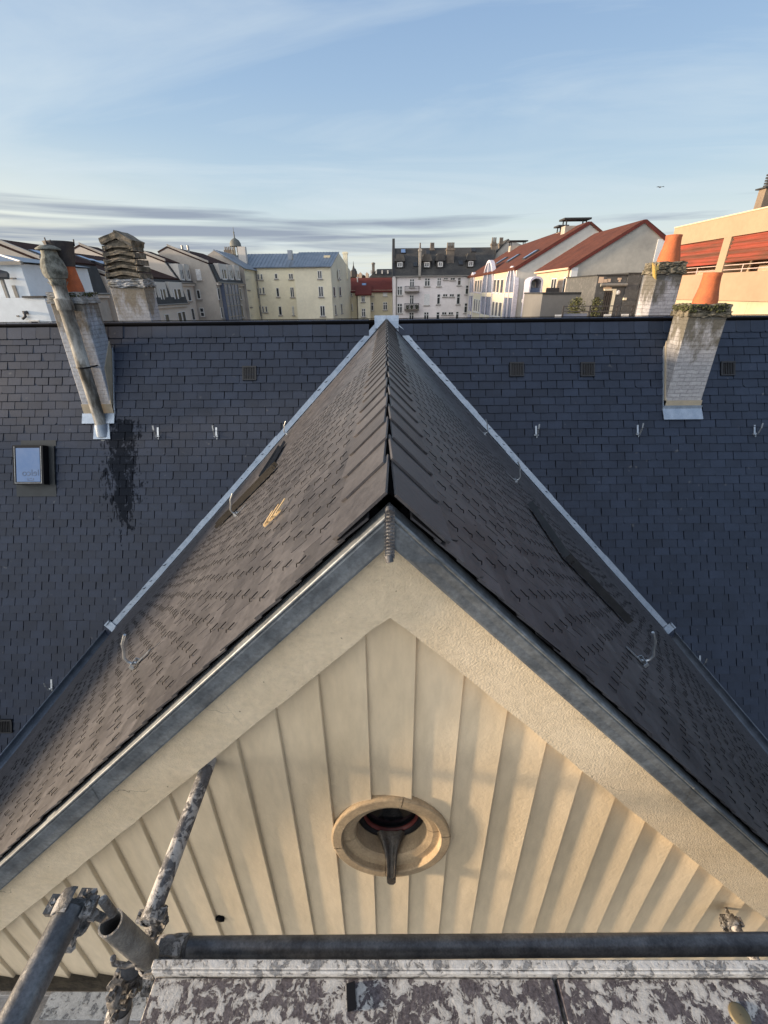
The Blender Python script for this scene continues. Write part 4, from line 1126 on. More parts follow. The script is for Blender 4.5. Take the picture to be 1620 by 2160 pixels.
mb = MB(); mb.tube([f26.P(a1 - .05, b1, -.02), f26.P(a1 - .06, b1 - .02, .16), f26.P(a1 - .08, b1 - .22, .18), f26.P(a0 + .02, b0 + .02, .18)], .07, 8); fbox(mb, f26, a1 - .26, a1 + .02, b1 - .1, b1 + .05, 0, .05); mb.build('vent_elbow', 'frame_dark', t)
pbox(t, 'vent_outlet', f26, 36, 665, 41, 668, 0, .06, 'pipe_grey')
window(t, f26, 66, 675, 86, 696, mull=0, fw=.07, sill=None)

# ---- row houses on the left ------------------------------------------------------------
t, A, B, C = mansard('nearest grey row house behind the white house, brown roof with a pale skylight', 40, 47.5, (-30, 507), (84, 552), (104, 620), (-140, 560))
for (x0, y0, x1, y1) in ((78, 537, 100, 545),):
    q, n_ = on_slab(A, B, (x0 + x1) / 2, (y0 + y1) / 2); d = (B - A).normalized()
    roof_window(t, q - d * .75, q + d * .75, (0, .55, 0), n_)
t, A, B, C = mansard('row house with three cream dormers above a long gutter, just behind the tile-crowned chimney', 48, 65, (60, 527), (220, 583), (247, 648), (-60, 570), walls='w_beige_lt')
fr = rightf(C.x + .02)
for d_ in ((310, 595, 328, 640), (331, 595, 352, 640), (358, 595, 386, 640)): dormer(t, fr, B, *d_)
for d_ in ((327, 665, 336, 690), (349, 662, 358, 690), (376, 658, 384, 686), (385, 656, 392, 684)): window(t, fr, *d_, mull=0, fw=.08)
for (x0, y0) in ((180, 549), (205, 556), (225, 560), (262, 563)):
    q, n_ = on_slab(A, B, x0, y0); d = (B - A).normalized(); roof_window(t, q - d * .8, q + d * .8, (0, .45, 0), n_)
pbox(t, 'ledge', front(48), 226, 674, 242, 680, 0, .2, 'sill_grey')
t, A, B, C = mansard('row house whose light gable peaks highest on the left, between the two left chimneys', 66, 70, (168, 520), (236, 548), (262, 605), (140, 536), walls='w_beige_lt')
t, A, B, C = mansard('row house with two cream dormers in a narrow dark mansard', 65.2, 69.8, (283, 529), (347, 554), (377, 596), (255, 541), walls='w_beige_lt')
fr = rightf(C.x + .02)
for d_ in ((377, 557, 387, 593), (390, 558, 400, 593)): dormer(t, fr, B, *d_)
for d_ in ((395, 609, 402, 635), (404, 650, 410, 676)): window(t, fr, *d_, mull=0, fw=.08)
t, A, B, C = mansard('row house with a stained grey gable, three dormers and a tall glazed stair bay', 70, 83, (353, 523), (438, 557), (455, 595), (334, 534))
fr = rightf(C.x + .02); ff = front(70)
for d_ in ((462, 557, 479, 592), (481, 559, 491, 592), (495, 560, 505, 592)): dormer(t, fr, B, *d_)
shutter(t, ff, 414, 568, 424, 591); window(t, ff, 415, 611, 423, 631, mull=0); window(t, ff, 422, 649, 431, 668, mull=0, trans=.5)
for d_ in ((459, 608, 464, 632), (505, 608, 509, 632), (466, 648, 471, 671), (509, 643, 513, 670)): window(t, fr, *d_, mull=0, fw=.08)
a0, a1, b0, b1 = fr.rect(471, 599, 500, 690)
mb = MB(); fbox(mb, fr, a0, a1, b0, b1, -.02, .55); gb = mb.build('glass_bay', 'glass_blue', t)
mb = MB()
for i in range(5): a_ = a0 + (a1 - a0) * i / 4; fbox(mb, fr, a_ - .07, a_ + .07, b0, b1, .551, .62)
for i in range(5): b_ = b0 + (b1 - b0) * i / 4; fbox(mb, fr, a0, a1, b_ - .06, b_ + .06, .5512, .60)
mb.build('bay_frame', 'pipe_grey', gb)
mb = MB()
for (x_, h_) in ((386, 3), (398, 2.0)):
    q = atY(x_, 531, 74); mb.tube([(q.x, 74, q.z - .4), (q.x, 74, q.z + .8)], .16, 8)
mb.build('roof_vents', 'galva_dull', t)

# ---- cream building with zinc roof ------------------------------------------------------
t = house_thing('cream_building', 'cream plastered building under a pale zinc seamed roof, with a domed lantern', 'building')
c1_ = atY(619, 563, 84); c2_ = atY(697, 561, 84); c3_ = atY(739, 577, 100); ap = atY(714, 533, 92); ze = c1_.z
apz = ap.z
mb = MB(); c3_.z = c2_.z
def P_(x, y, z): return (x, y, z)
vs = [(c1_.x, 84, -18), (c2_.x, 84, -18), (c3_.x, 100, -18), (c1_.x, 100, -18), (c1_.x, 84, ze), (c2_.x, 84, ze), (c3_.x, 100, ze), (c1_.x, 100, ze), (ap.x, 92, apz), (c1_.x, 92, apz)]
mb.add(vs, [(0, 1, 5, 4), (1, 2, 6, 8, 5), (2, 3, 7, 6), (3, 0, 4, 9, 7), (4, 5, 8, 9), (6, 7, 9, 8)]); mb.build('wall', 'w_cream', t)
def seam_roof(t, pts, mat='t_zinc', seams=14, th=.12):
    """pts: eave0, eave1, ridge1, ridge0"""
    e0, e1, r1, r0 = [Vector(p) for p in pts]; n_ = (e1 - e0).cross(r0 - e0).normalized()
    if n_.z < 0: n_ = -n_
    mb = MB(); mb.prism([e0 + n_ * .01, e1 + n_ * .01, r1 + n_ * .01, r0 + n_ * .01], n_ * th)
    for i in range(seams + 1):
        u = i / seams; a_, b_ = e0.lerp(e1, u) + n_ * th, r0.lerp(r1, u) + n_ * th; d = (b_ - a_) / 2; s_ = d.cross(n_).normalized()
        mb.obox((a_ + b_) / 2, d, s_ * .035, n_ * .07)
    return mb.build('roof', mat, t)
seam_roof(t, [(c1_.x - .2, 83.6, ze - .12), (c2_.x + .15, 83.6, ze - .12), (ap.x + .1, 92, apz), (c1_.x - .2, 92, apz)], seams=13)
fm = front(90); l0 = atY(508, 563, 90); m1 = atY(622, 564, 90); zr = atY(560, 537, 96).z
mb = MB(); mb.box(l0.x, m1.x + .5, 90, 103, -18, m1.z); mb.build('wall', 'w_cream', t)
seam_roof(t, [(l0.x, 89.6, m1.z - .08), (m1.x + 1, 89.6, m1.z - .08), (m1.x + 1, 96, zr), (l0.x, 96, zr)], seams=16)
mb = MB(); mb.prism([(l0.x, 103, m1.z), (m1.x + 1, 103, m1.z), (m1.x + 1, 96, zr), (l0.x, 96, zr)], (0, 0, -.3)); mb.build('roof', 't_zinc', t)
s_l = atY(513, 566, 83); fs = rightf(s_l.x)
apl = atY(488, 533, 88)
mb = MB(); mb.box(s_l.x - 9, s_l.x, 83.2, 102, -18, s_l.z); mb.prism([(s_l.x - 9, 83.2, s_l.z), (s_l.x, 83.2, s_l.z), (s_l.x - 4.5, 83.2, apl.z)], (0, 18.8, 0)); mb.build('wall', 'w_beige', t)
mb = MB(); mb.box(s_l.x + .005, s_l.x + .05, 83.3, 90, -18, s_l.z); mb.build('wall', 'w_cream', t)
e_ = [(s_l.x + .4, 83, s_l.z - .15), (s_l.x + .4, 102, s_l.z - .15), (s_l.x - 4.5, 102, apl.z), (s_l.x - 4.5, 83, apl.z)]
seam_roof(t, e_, seams=14)
for d_ in ((520, 590, 525, 612), (525, 628, 530, 648), (530, 665, 534, 680)): window(t, fs, *d_, mull=0, fw=.08)
for (x0, y0, x1, y1, m_) in ((531, 578, 540, 590, 1), (543, 578, 547, 590, 0), (550, 578, 554, 590, 0), (579.5, 577, 585.5, 588, 0), (609, 577, 618.5, 589, 1),
        (536, 607, 545, 627, 1), (547.5, 607, 551, 620, 0), (554, 606, 558, 620, 0), (583, 607, 589, 626, 0), (612.5, 606, 622, 627, 1),
        (541, 645.5, 550, 665, 1), (553, 646, 557, 659, 0), (560, 646, 564, 659, 0), (588, 646, 594.5, 665, 0), (616.5, 646, 625, 665, 1)):
    window(t, fm if x1 < 618 or y1 < 0 else front(83.98) if x0 > 630 else fm, x0, y0, x1 if x1 < 619 else 620.5, y1, mull=m_, fw=.075)
fw_ = front(84)
for d_ in ((670, 571, 679, 588), (672, 604, 682, 626), (675.5, 645, 685.5, 667)): window(t, fw_, *d_, mull=1, fw=.075)
dv = Vector((c3_.x - c2_.x, 16, 0)).normalized(); fg = Face((c2_.x, 84, 0), dv, (dv.y, -dv.x, 0))
for d_ in ((713, 569, 717, 589), (703, 605, 706.5, 625), (716, 605, 719, 624), (706, 643, 709.5, 664), (719, 641, 722, 661)): window(t, fg, *d_, mull=0, fw=.07)
mb = MB(); mb.tube([(atY(540, 570, 89.9).x, 89.85, m1.z - .1), (atY(540, 570, 89.9).x, 89.85, -17.9)], .08, 8); mb.build('downpipe', 'pipe_grey', t)
q0, q1 = atY(723, 531, 97), atY(733, 552, 97)
mb = MB(); mb.box(q0.x, q1.x, 97, 98, q1.z - 3, q0.z); mb.box(q0.x - .12, q1.x + .12, 96.9, 98.1, q0.z - .35, q0.z - .1); mb.build('chimney', 'w_cream', t)
q0 = atY(690, 546, 89); n_ = Vector((0, -(apz - ze), 8)).normalized()
mb = MB(); mb.box(q0.x - .5, q0.x + .6, 88.5, 89.3, q0.z - .6, q0.z + .5); mb.build('roof_hatch', 'w_cream_dk', t)
mb = MB(); q0 = atY(612, 544, 90); mb.box(q0.x - .4, q0.x + .35, 90, 91, q0.z - .3, q0.z + 1.2); mb.build('roof_stack', 't_zinc', t)
# lantern with dome
q = atY(497, 520, 93); k0 = 1.0
lt = MB()
for i in range(8):
    a_ = i * math.pi / 4; lt.tube([(q.x + .75 * math.cos(a_), 93 + .75 * math.sin(a_), q.z - 2), (q.x + .75 * math.cos(a_), 93 + .75 * math.sin(a_), q.z)], .09, 6)
lt.lathe([(.9, -2.2), (.9, -1.9), (.001, -1.9)], (q.x, 93, q.z), n=16)
lt.lathe([(1.08, 0), (1.0, .12), (.98, .5), (.72, .95), (.35, 1.2), (.12, 1.35), (.09, 2.1), (.16, 2.2), (.05, 2.3), (.03, 3.0)], (q.x, 93, q.z), n=16)
lt.lathe([(1.08, 0), (.001, .02)], (q.x, 93, q.z), n=16)
lt.build('lantern', 'copper', t)
q = atY(507, 536, 91); q1 = atY(513, 520, 91)
mb = MB(); mb.box(q.x - .4, q1.x + .25, 91, 92, q.z - 2, q1.z); mb.build('chimney', 'w_offwhite', t)
q = atY(484, 527, 96)
mb = MB(); mb.box(q.x - 1.1, q.x + .9, 96, 96.8, q.z - 3, q.z); chs = mb.build('chimney', 'stack_stone', t)
for i in range(6):
    mb = MB(); mb.lathe([(.13, 0), (.10, .55), (.001, .5)], (q.x - .9 + i * .32, 96.4, q.z), n=8); mb.build('chimney_pot', 'stack_stone', chs)

# ---- small cream house with the red roof --------------------------------------------------
t = house_thing('cream_house', 'small cream house with dark red roof and a projecting bay, in the middle gap', 'house')
F = front(100); x0 = F.ab(716, 620)[0]; x1 = F.ab(829, 620)[0]; ze = F.ab(775, 612)[1]; zr = atY(775, 586, 106).z
mb = MB(); mb.box(x0, x1, 100, 112, -18, ze); mb.build('wall', 'w_cream_dk', t)
mb = MB(); mb.prism([(x0 - .1, 99.5, ze - .25), (x0 - .1, 106, zr), (x0 - .1, 106, zr - .3), (x0 - .1, 99.6, ze - .45)], (x1 - x0 + .2, 0, 0)); mb.build('roof', 't_red2', t)
FB = front(98); b0_, b1_ = FB.ab(755, 640)[0], FB.ab(781, 640)[0]; zb_ = FB.ab(768, 620)[1]
mb = MB(); mb.box(b0_, b1_, 98, 99.99, -18, zb_); mb.build('bay_wall', 'w_cream_lt', t)
mb = MB(); mb.prism([(b0_ - .5, 97.5, zb_ - .1), (b0_ - .5, 101.5, zb_ + (ze - zb_) + .9), (b0_ - .5, 101.5, zb_), (b0_ - .5, 97.6, zb_ - .3)], (b1_ - b0_ + .8, 0, 0)); mb.build('bay_roof', 't_red2', t)
for (x0_, y0_, x1_, y1_, fc_) in ((734, 616, 743, 625, F), (735.5, 641, 744, 655, F), (762, 624, 770, 637, FB), (763, 651, 771, 668, FB), (782.5, 638, 788, 655, F), (808, 637, 817, 654, F)): window(t, fc_, x0_, y0_, x1_, y1_, mull=1 if x1_ - x0_ > 7 else 0, trans=.68, fw=.09)
shutter(t, F, 808, 616, 817, 625); shutter(t, F, 782.5, 616, 788, 625, 'w_cream'); shutter(t, F, 737, 670, 744, 690); shutter(t, F, 809, 671, 817, 690)
q = hit(768, 602, Vector((0, 99.5, ze - .25)), Vector((0, -(zr - ze), 6.5)).normalized()); nn = Vector((0, -(zr - ze - .25), 6.5)).normalized(); sl_ = Vector((0, 6.5, zr - ze + .25)).normalized()
roof_window(t, q - sl_ * .6, q + sl_ * .6, (.5, 0, 0), nn)
mb = MB(); qq = FB.ab(752.5, 640)[0]; mb.tube([(qq, 99.9, zb_), (qq, 99.9, -17.9)], .08, 8); mb.build('downpipe', 'pipe_grey', t)
mb = MB(); q = atY(754, 588, 104); mb.tube([(q.x, 104, q.z - 1.2), (q.x, 104, q.z + .2)], .12, 8); mb.box(q.x - .3, q.x + .3, 103.8, 104.2, q.z + .2, q.z + .3); mb.build('roof_pipe', 'frame_white', t)

# ---- white building with slate mansard ------------------------------------------------------
t = house_thing('white_building', 'tall off-white apartment house with dark slate roof, small dormers and two iron balconies', 'building')
F = front(92); x0 = F.ab(829, 620)[0]; x1 = F.ab(1012, 620)[0]; ze = F.ab(900, 582)[1]; zr = atY(900, 523, 97.5).z; xr1 = atY(1040, 540, 95).x
mb = MB(); mb.box(x0, x1, 92, 104, -18, ze); mb.build('wall', 'w_pink', t)
mb = MB(); mb.prism([(x0 + .45, 91.75, ze - .05), (x0 + .45, 97.5, zr), (x0 + .45, 103, zr - .5), (x0 + .45, 104, ze)], (xr1 - x0, 0, 0)); mb.build('roof', 't_slate', t)
mb = MB(); mb.prism([(x0 - .05, 91.9, ze), (x0 - .05, 97.3, zr + .3), (x0 - .05, 97.6, zr + 1.6), (x0 - .05, 98.4, zr + .6), (x0 - .05, 104, zr - .4), (x0 - .05, 104, ze)], (.48, 0, 0)); mb.build('party_wall', 't_dark', t)
mb = MB(); mb.box(x0 + .4, x1, 91.6, 91.95, ze - .14, ze + .06); mb.tube([(x0 + .6, 91.85, ze), (x0 + .6, 91.85, -17.9)], .08, 6); mb.build('gutter', 'pipe_grey', t)
nz = Vector((0, -(zr - ze), 5.75)).normalized(); rO = Vector((0, 91.75, ze - .05))
def on_slate(px_, py_): return hit(px_, py_, rO, nz)
WL = [(838, 603.5, 848.5, 623), (838, 640, 848.5, 661), (864, 588, 874, 606), (864, 622, 873, 642), (863, 659, 873, 676), (895.5, 586.5, 907, 604), (894, 658, 904.5, 677), (922, 586, 930.5, 604), (921.5, 620, 928.5, 642), (920, 658, 927, 676), (965, 585.5, 972.5, 602), (963, 619.5, 970.5, 642), (961, 657, 967.5, 673), (981.5, 601.5, 988.5, 621), (979, 639, 986.5, 660)]
for d_ in WL: window(t, F, *d_, mull=1 if d_[2] - d_[0] > 8 else 0, trans=.68, fw=.09)
shutter(t, F, 895, 620, 906, 644)
for d_ in ((936, 585.5, 945, 590), (950, 585.5, 960, 591), (934, 620, 944, 626), (948, 620, 958, 626), (932, 658, 942, 664), (946, 658, 956, 664)): window(t, F, *d_, mull=1, fw=.06, sill='sill_grey')
for (bx0, by0, bx1, by1) in ((853.5, 604, 884, 617), (853, 640, 883, 655)):
    a0, a1, b0, b1 = F.rect(bx0, by0, bx1, by1); h = b1 - b0
    mb = MB(); fbox(mb, F, a0, a1, b0, b0 + h * .22, 0, 1.1); bal = mb.build('balcony', 'stack_stone', t)
    mb = MB(); n_ = 14
    for i in range(n_ + 1): a_ = a0 + .05 + (a1 - a0 - .1) * i / n_; mb.tube([F.P(a_, b0 + h * .2, 1.04), F.P(a_, b1, 1.04)], .025, 4)
    for nn_ in (0.1, .4, .7): 
        for aa in (a0 + .05, a1 - .05): mb.tube([F.P(aa, b0 + h * .2, nn_), F.P(aa, b1, nn_)], .025, 4)
    mb.tube([F.P(a0 + .05, b1, 0), F.P(a0 + .05, b1, 1.04), F.P(a1 - .05, b1, 1.04), F.P(a1 - .05, b1, 0)], .045, 6)
    mb.build('balustrade', 'frame_dark', bal)
    if by0 > 630:
        for i, (u, r_) in enumerate(((.2, .35), (.5, .3), (.85, .42))):
            mb = MB(); c_ = F.P(a0 + (a1 - a0) * u, b0 + h * .45, .6)
            mb.lathe([(.16, -.3), (.22, .0), (.001, 0)], c_, n=8)
            for k_ in range(60):
                d = Vector((rng.gauss(0, 1), rng.gauss(0, 1), rng.gauss(0, 1))).normalized() * r_ * rng.uniform(.4, 1); d.z = abs(d.z) * 1.3
                u1 = d.orthogonal().normalized() * .09; u2 = d.normalized() * .1; pp = c_ + d
                mb.add([pp - u1, pp + u2, pp + u1, pp - u2], [(0, 1, 2, 3)])
            tag(mb.build('potted_plant', 'leaf_dark', fix=False), ['small potted plant at the left end of the lower iron balcony', 'small potted plant in the middle of the lower iron balcony', 'larger dark potted plant at the right end of the lower iron balcony'][i], 'plant')
for (dx0, dx1, dy0, dy1) in ((838, 849, 553, 563.5), (895, 906, 553, 563.5), (923.5, 933.5, 552, 563), (988, 998, 551, 562)):
    p0 = on_slate((dx0 + dx1) / 2, dy1 + 2); Yd = p0.y - .25; fd = front(Yd); a0, a1, b0, b1 = fd.rect(dx0, dy0, dx1, dy1)
    mb = MB(); fbox(mb, fd, a0 - .25, a1 + .25, b0 - .1, b1 + .2, -3, 0); 
    mb.prism([fd.P(a0 - .5, b1 + .15, .25), fd.P(a1 + .5, b1 + .15, .25), fd.P(a1 + .15, b1 + 1.3, .0), fd.P(a0 - .15, b1 + 1.3, .0)], (0, 3.4, 0)); dm = mb.build('dormer', 't_slate', t)
    mb = MB()
    fbox(mb, fd, a0, a0 + .16, b0, b1, 0, .07); fbox(mb, fd, a1 - .16, a1, b0, b1, 0, .07); fbox(mb, fd, a0 + .16, a1 - .16, b0, b0 + .14, 0, .07); fbox(mb, fd, a0 + .16, a1 - .16, b1 - .14, b1, 0, .07); fbox(mb, fd, (a0 + a1) / 2 - .06, (a0 + a1) / 2 + .06, b0, b1, 0, .068); mb.build('dormer_frame', 'frame_white', dm)
    mb = MB(); fbox(mb, fd, a0 + .1, a1 - .1, b0 + .1, b1 - .1, 0, .03); mb.build('pane', 'glass_far', dm)
for (sx0, sx1, sy0, sy1) in ((845, 856, 527, 536), (872, 880, 556, 563), (898, 907, 530, 538), (967, 976, 553, 559), (993, 1003, 525, 532)):
    pc = on_slate((sx0 + sx1) / 2, (sy0 + sy1) / 2); sl2 = Vector((0, 5.75, zr - ze)).normalized()
    roof_window(t, pc - sl2 * .55, pc + sl2 * .55, ((sx1 - sx0) * .045, 0, 0), nz, 'sky_film' if sx0 == 845 else 'glass_far')
def stack(t, x0_, x1_, ytop, ybase, Y, pots, mat='stack_stone', dep=.9, name='chimney'):
    a_, b_ = atY(x0_, ytop, Y), atY(x1_, ybase, Y); bx_ = atY(x1_, ytop, Y).x
    mb = MB(); mb.box(a_.x, bx_, Y, Y + dep, b_.z - 1, a_.z); mb.box(a_.x - .1, bx_ + .1, Y - .1, Y + dep + .1, a_.z - .4, a_.z - .15); s_ = mb.build(name, mat, t)
    for i in range(pots):
        m_ = MB(); xx = a_.x + (bx_ - a_.x) * (i + .5) / pots; m_.lathe([(.16, 0), (.12, .55), (.13, .9), (.001, .85)], (xx, Y + dep / 2, a_.z - .01), n=8); m_.build('chimney_pot', 'stack_stone', s_)
    return s_
stack(t, 884, 889, 524, 577, 91.9, 1, 'stack_pale', .7); stack(t, 908, 916, 523, 526, 97, 4); stack(t, 943, 959, 523, 552, 94.3, 5); 
t2 = house_thing('grey_gabled_house', 'far grey gabled house with two tall chimney stacks, behind the red-roofed arcade building', 'house')
a_, b_ = atY(1030, 552, 98), atY(1080, 508, 98)
mb = MB(); mb.prism([(a_.x, 98, -18), (a_.x, 98, a_.z), (b_.x - .6, 98, b_.z + .2), (b_.x + 6, 98, b_.z - 2), (b_.x + 6, 98, -18)], (0, 9, 0)); mb.build('wall', 'w_beige', t2)
slab(t2, 'roof', (a_.x - .2, 98, a_.z - .1), (b_.x - .6, 98, b_.z + .2), 97.8, 107, .2, 't_slate')
stack(t2, 1037.5, 1048, 512, 545, 97, 3); stack(t2, 1054, 1062, 512, 535, 98.1, 3)

# ---- far skyline in the gap ------------------------------------------------------------------
t = house_thing('distant_mansion', 'distant slate-roofed mansion with a squat tower, seen over the red roof', 'building')
a_, b_ = atY(779, 584, 150), atY(840, 566, 150)
mb = MB(); mb.prism([(a_.x, 150, a_.z), (a_.x + 2.4, 153, b_.z), (b_.x, 153, b_.z), (b_.x, 150, a_.z)], (0, 0, -.3)); mb.box(a_.x, b_.x, 150.2, 160, -18, a_.z - .1); mb.build('roof', 't_slate', t)
for x_ in (783, 793.5, 806, 818):
    fd = front(149.9); a0, a1, b0, b1 = fd.rect(x_ - 1.3, 570, x_ + 1.3, 577.5); mb = MB(); fbox(mb, fd, a0, a1, b0, b1, -2, .1); mb.build('dormer', 'w_offwhite', t)
a_, b_ = atY(784.5, 554, 152), atY(790.5, 575, 152)
mb = MB(); mb.box(a_.x, b_.x, 152, 153.6, b_.z - 4, a_.z - .3); mb.lathe([(.62, -.4), (.5, 0), (.001, .15)], ((a_.x + b_.x) / 2, 152.8, a_.z), n=12); mb.build('tower', 'stack_stone', t)
t = house_thing('spired_house', 'distant dark slate house with pointed spire in the gap', 'house')
q = atY(745.5, 560, 140); b_ = atY(746, 584, 140)
mb = MB(); mb.lathe([(1.1, b_.z), (.9, b_.z + 1.4), (.45, q.z - 1.0), (.12, q.z), (.04, q.z + 1.0)], (q.x, 140, 0), n=6, smooth=False); mb.build('spire', 't_dark', t)
mb = MB(); mb.box(q.x - 1.4, q.x + 1.3, 140.5, 144, -18, b_.z + .3); mb.build('wall', 't_slate', t)
mb = MB(); q2 = atY(749.5, 568, 141); mb.lathe([(.55, b_.z), (.45, q2.z - .6), (.05, q2.z + .2)], (q2.x, 141, 0), n=6, smooth=False); mb.build('turret', 't_slate', t)
t = house_thing('distant_terrace', 'distant low brick terrace with small gables in the gap', 'houses')
for (x0_, x1_, yt) in ((753, 756, 577), (757, 763, 574), (771, 777, 574), (764, 770, 579)):
    a_, b_ = atY(x0_, yt, 135), atY(x1_, yt, 135); mb = MB(); hh = (b_.x - a_.x) / 2
    mb.prism([(a_.x, 135, -18), (b_.x, 135, -18), (b_.x, 135, a_.z - hh), ((a_.x + b_.x) / 2, 135, a_.z), (a_.x, 135, a_.z - hh)], (0, 5, 0)); mb.build('gable', 'w_peach' if x0_ != 764 else 't_brown', t)

# ---- white building with arched bays and red roof (right) ------------------------------------
t = house_thing('arched_building', 'white building with lilac arched glass bays and red tiled roof', 'building')
Y0, Y1 = 58, 91
E_, A_ = atY(1091, 566, Y0), atY(1243, 472, Y0); Rr = A_ + (A_ - E_) * .9; Rr.z = E_.z
mb = MB(); mb.prism([(E_.x, Y0, -18), (E_.x, Y0, E_.z), A_, Rr, (Rr.x, Y0, -18)], (0, Y1 - Y0, 0)); mb.build('wall', 'w_offwhite', t)
ext = (E_ - A_).normalized() * .35
rf = slab(t, 'roof', E_ + ext, A_, Y0 - .15, Y1, .25, 't_red'); slab(t, 'roof', A_, Rr, Y0 - .15, Y1, .25, 't_red')
mb = MB(); mb.prism([E_ + ext + Vector((0, -.16, -.12)), A_ + Vector((0, -.16, -.1)), A_ + Vector((0, -.16, .22)), E_ + ext + Vector((0, -.16, .18))], (0, .1, 0)); mb.build('verge', 't_red2', t)
FL = leftf(E_.x)
def FLz(py_, px_=1060): return FL.ab(px_, py_)[1]
zm = FL.ab(1061, 619)[1]; zc_ = FL.ab(1061, 574)[1]
def facade_panel(x0_, x1_, z0, z1, mat, n1): 
    a0, a1 = sorted((FL.ab(x0_, 617)[0], FL.ab(x1_, 617)[0])); mb = MB(); fbox(mb, FL, a0, a1, z0, z1, 0, n1); return mb.build('facade_panel', mat, t)
for (x0_, x1_) in ((1000, 1018), (1041, 1067)):
    facade_panel(x0_, x1_, zm, E_.z - .05, 'w_peach', .06); facade_panel(x0_, x1_, -9, zm - .003, 'w_cream_lt', .11)
for d_ in ((1002, 591, 1006, 616), (1007.5, 590.5, 1011, 616.5), (1012.5, 590, 1016, 617)): window(t, Face((E_.x - .06, 0, 0), (0, 1, 0), (-1, 0, 0)), *d_, mull=0, fw=.08, sill='frame_lilac')
for d_ in ((1041, 589, 1046.5, 617), (1048, 589, 1053.5, 618), (1056, 588.5, 1062, 619)): window(t, Face((E_.x - .06, 0, 0), (0, 1, 0), (-1, 0, 0)), *d_, mull=0, fw=.08, sill='frame_lilac')
for d_ in ((999.5, 630, 1003, 657), (1004, 631, 1007.5, 658), (1009, 632, 1012, 659), (1038, 635, 1043, 667), (1044.5, 636, 1050, 668), (1052, 637, 1058, 669)): window(t, Face((E_.x - .11, 0, 0), (0, 1, 0), (-1, 0, 0)), *d_, mull=0, fw=.10, sill='frame_white')
def arch_bay(x0_, x1_, ytop, dep):
    a0, a1 = sorted((FL.ab(x0_, 617)[0], FL.ab(x1_, 617)[0])); zt_ = FL.ab((x0_ + x1_) / 2, ytop)[1]; r_ = (a1 - a0) / 2; am = (a0 + a1) / 2; rise = r_ * 1.15
    def arch(r2, zb0, top): return [(am - r2, zb0)] + [(am - r2 * math.cos(math.pi * i / 14), top - rise * (r2 / r_) * (1 - math.sin(math.pi * i / 14))) for i in range(15)] + [(am + r2, zb0)]
    outer = arch(r_, -12, zt_); inner = arch(r_ - .28, -12, zt_ - .28)
    n_ = len(outer); mb = MB(); vs = [FL.P(a, b, dep) for a, b in outer] + [FL.P(a, b, dep) for a, b in inner] + [FL.P(a, b, -.3) for a, b in outer] + [FL.P(a, b, dep - .15) for a, b in inner]
    fs_ = []
    for i in range(n_ - 1): fs_ += [(i, i + 1, i + 1 + n_, i + n_), (i, i + 2 * n_, i + 1 + 2 * n_, i + 1), (i + n_, i + 1 + n_, i + 1 + 3 * n_, i + 3 * n_)]
    mb.add(vs, fs_); 
    fbox(mb, FL, am - .13, am + .13, -12, zt_ - .3, dep - .1, dep + .04)
    bay = mb.build('arched_bay', 'frame_lilac', t)
    mb = MB(); mb.prism([FL.P(a, b, dep - .14) for a, b in inner], FL.N * -.05); mb.build('pane', 'glass_blue', bay)
    mb = MB()
    for zz_ in (zm - .45, zm - 3.45): fbox(mb, FL, a0 + .28, a1 - .28, zz_, zz_ + .55, dep - .13, dep - .05)
    mb.build('spandrel', 'w_cream_lt', bay)
    return bay
arch_bay(992, 1000, 575, .2); arch_bay(1018, 1041, 550, .25); arch_bay(1067, 1087, 562, .2)
for (p0, p1) in (((1047, 559), (1067, 547)), ((1070, 555), (1096, 541)), ((1105, 549), (1128, 535))):
    q0, n_ = on_slab(E_, A_, *p0); q1, n_ = on_slab(E_, A_, *p1); q1.y = q0.y
    d = (A_ - E_).normalized(); L_ = abs((q1 - q0).dot(d)); q1 = q0 + d * min(max(L_, 1.8), 3.2)
    roof_window(t, q0, q1, (0, .55, 0), n_)
def plate_chimney(t, x0_, x1_, yb, yt, Y, mat):
    a_, b_ = atY(x0_, yt, Y), atY(x1_, yb, Y); mb = MB(); mb.box(a_.x, b_.x, Y, Y + 1.3, b_.z - 2.5, a_.z - .7); c_ = mb.build('chimney', mat, t)
    mb = MB(); 
    for xx in (a_.x + .1, b_.x - .1):
        for yy_ in (Y + .1, Y + 1.2): mb.box(xx - .06, xx + .06, yy_ - .06, yy_ + .06, a_.z - .72, a_.z - .1)
    mb.box(a_.x - .3, b_.x + .3, Y - .3, Y + 1.6, a_.z - .12, a_.z + .06); mb.build('chimney_plate', 't_dark', c_)
plate_chimney(t, 1195, 1236, 490, 461, 61, 'stack_pale'); plate_chimney(t, 1182, 1191, 495, 476, 66, 'stack_pale'); plate_chimney(t, 1078, 1107, 530, 508, 86, 'stack_pale')
mb = MB(); a_, b_ = atY(1111, 607, 57), atY(1123, 636, 57); mb.box(a_.x - .2, b_.x, 56.6, 57.98, b_.z - .1, b_.z + .25); bl_ = mb.build('balcony', 'w_white', t)
mb = MB(); mb.box(a_.x - .1, b_.x, 56.62, 56.7, b_.z + .25, a_.z); mb.box(a_.x - .1, a_.x - .02, 56.71, 57.98, b_.z + .25, a_.z); mb.build('balustrade', 'glass_blue', bl_)
window(t, front(58), 1119, 588, 1127, 608, mull=0)

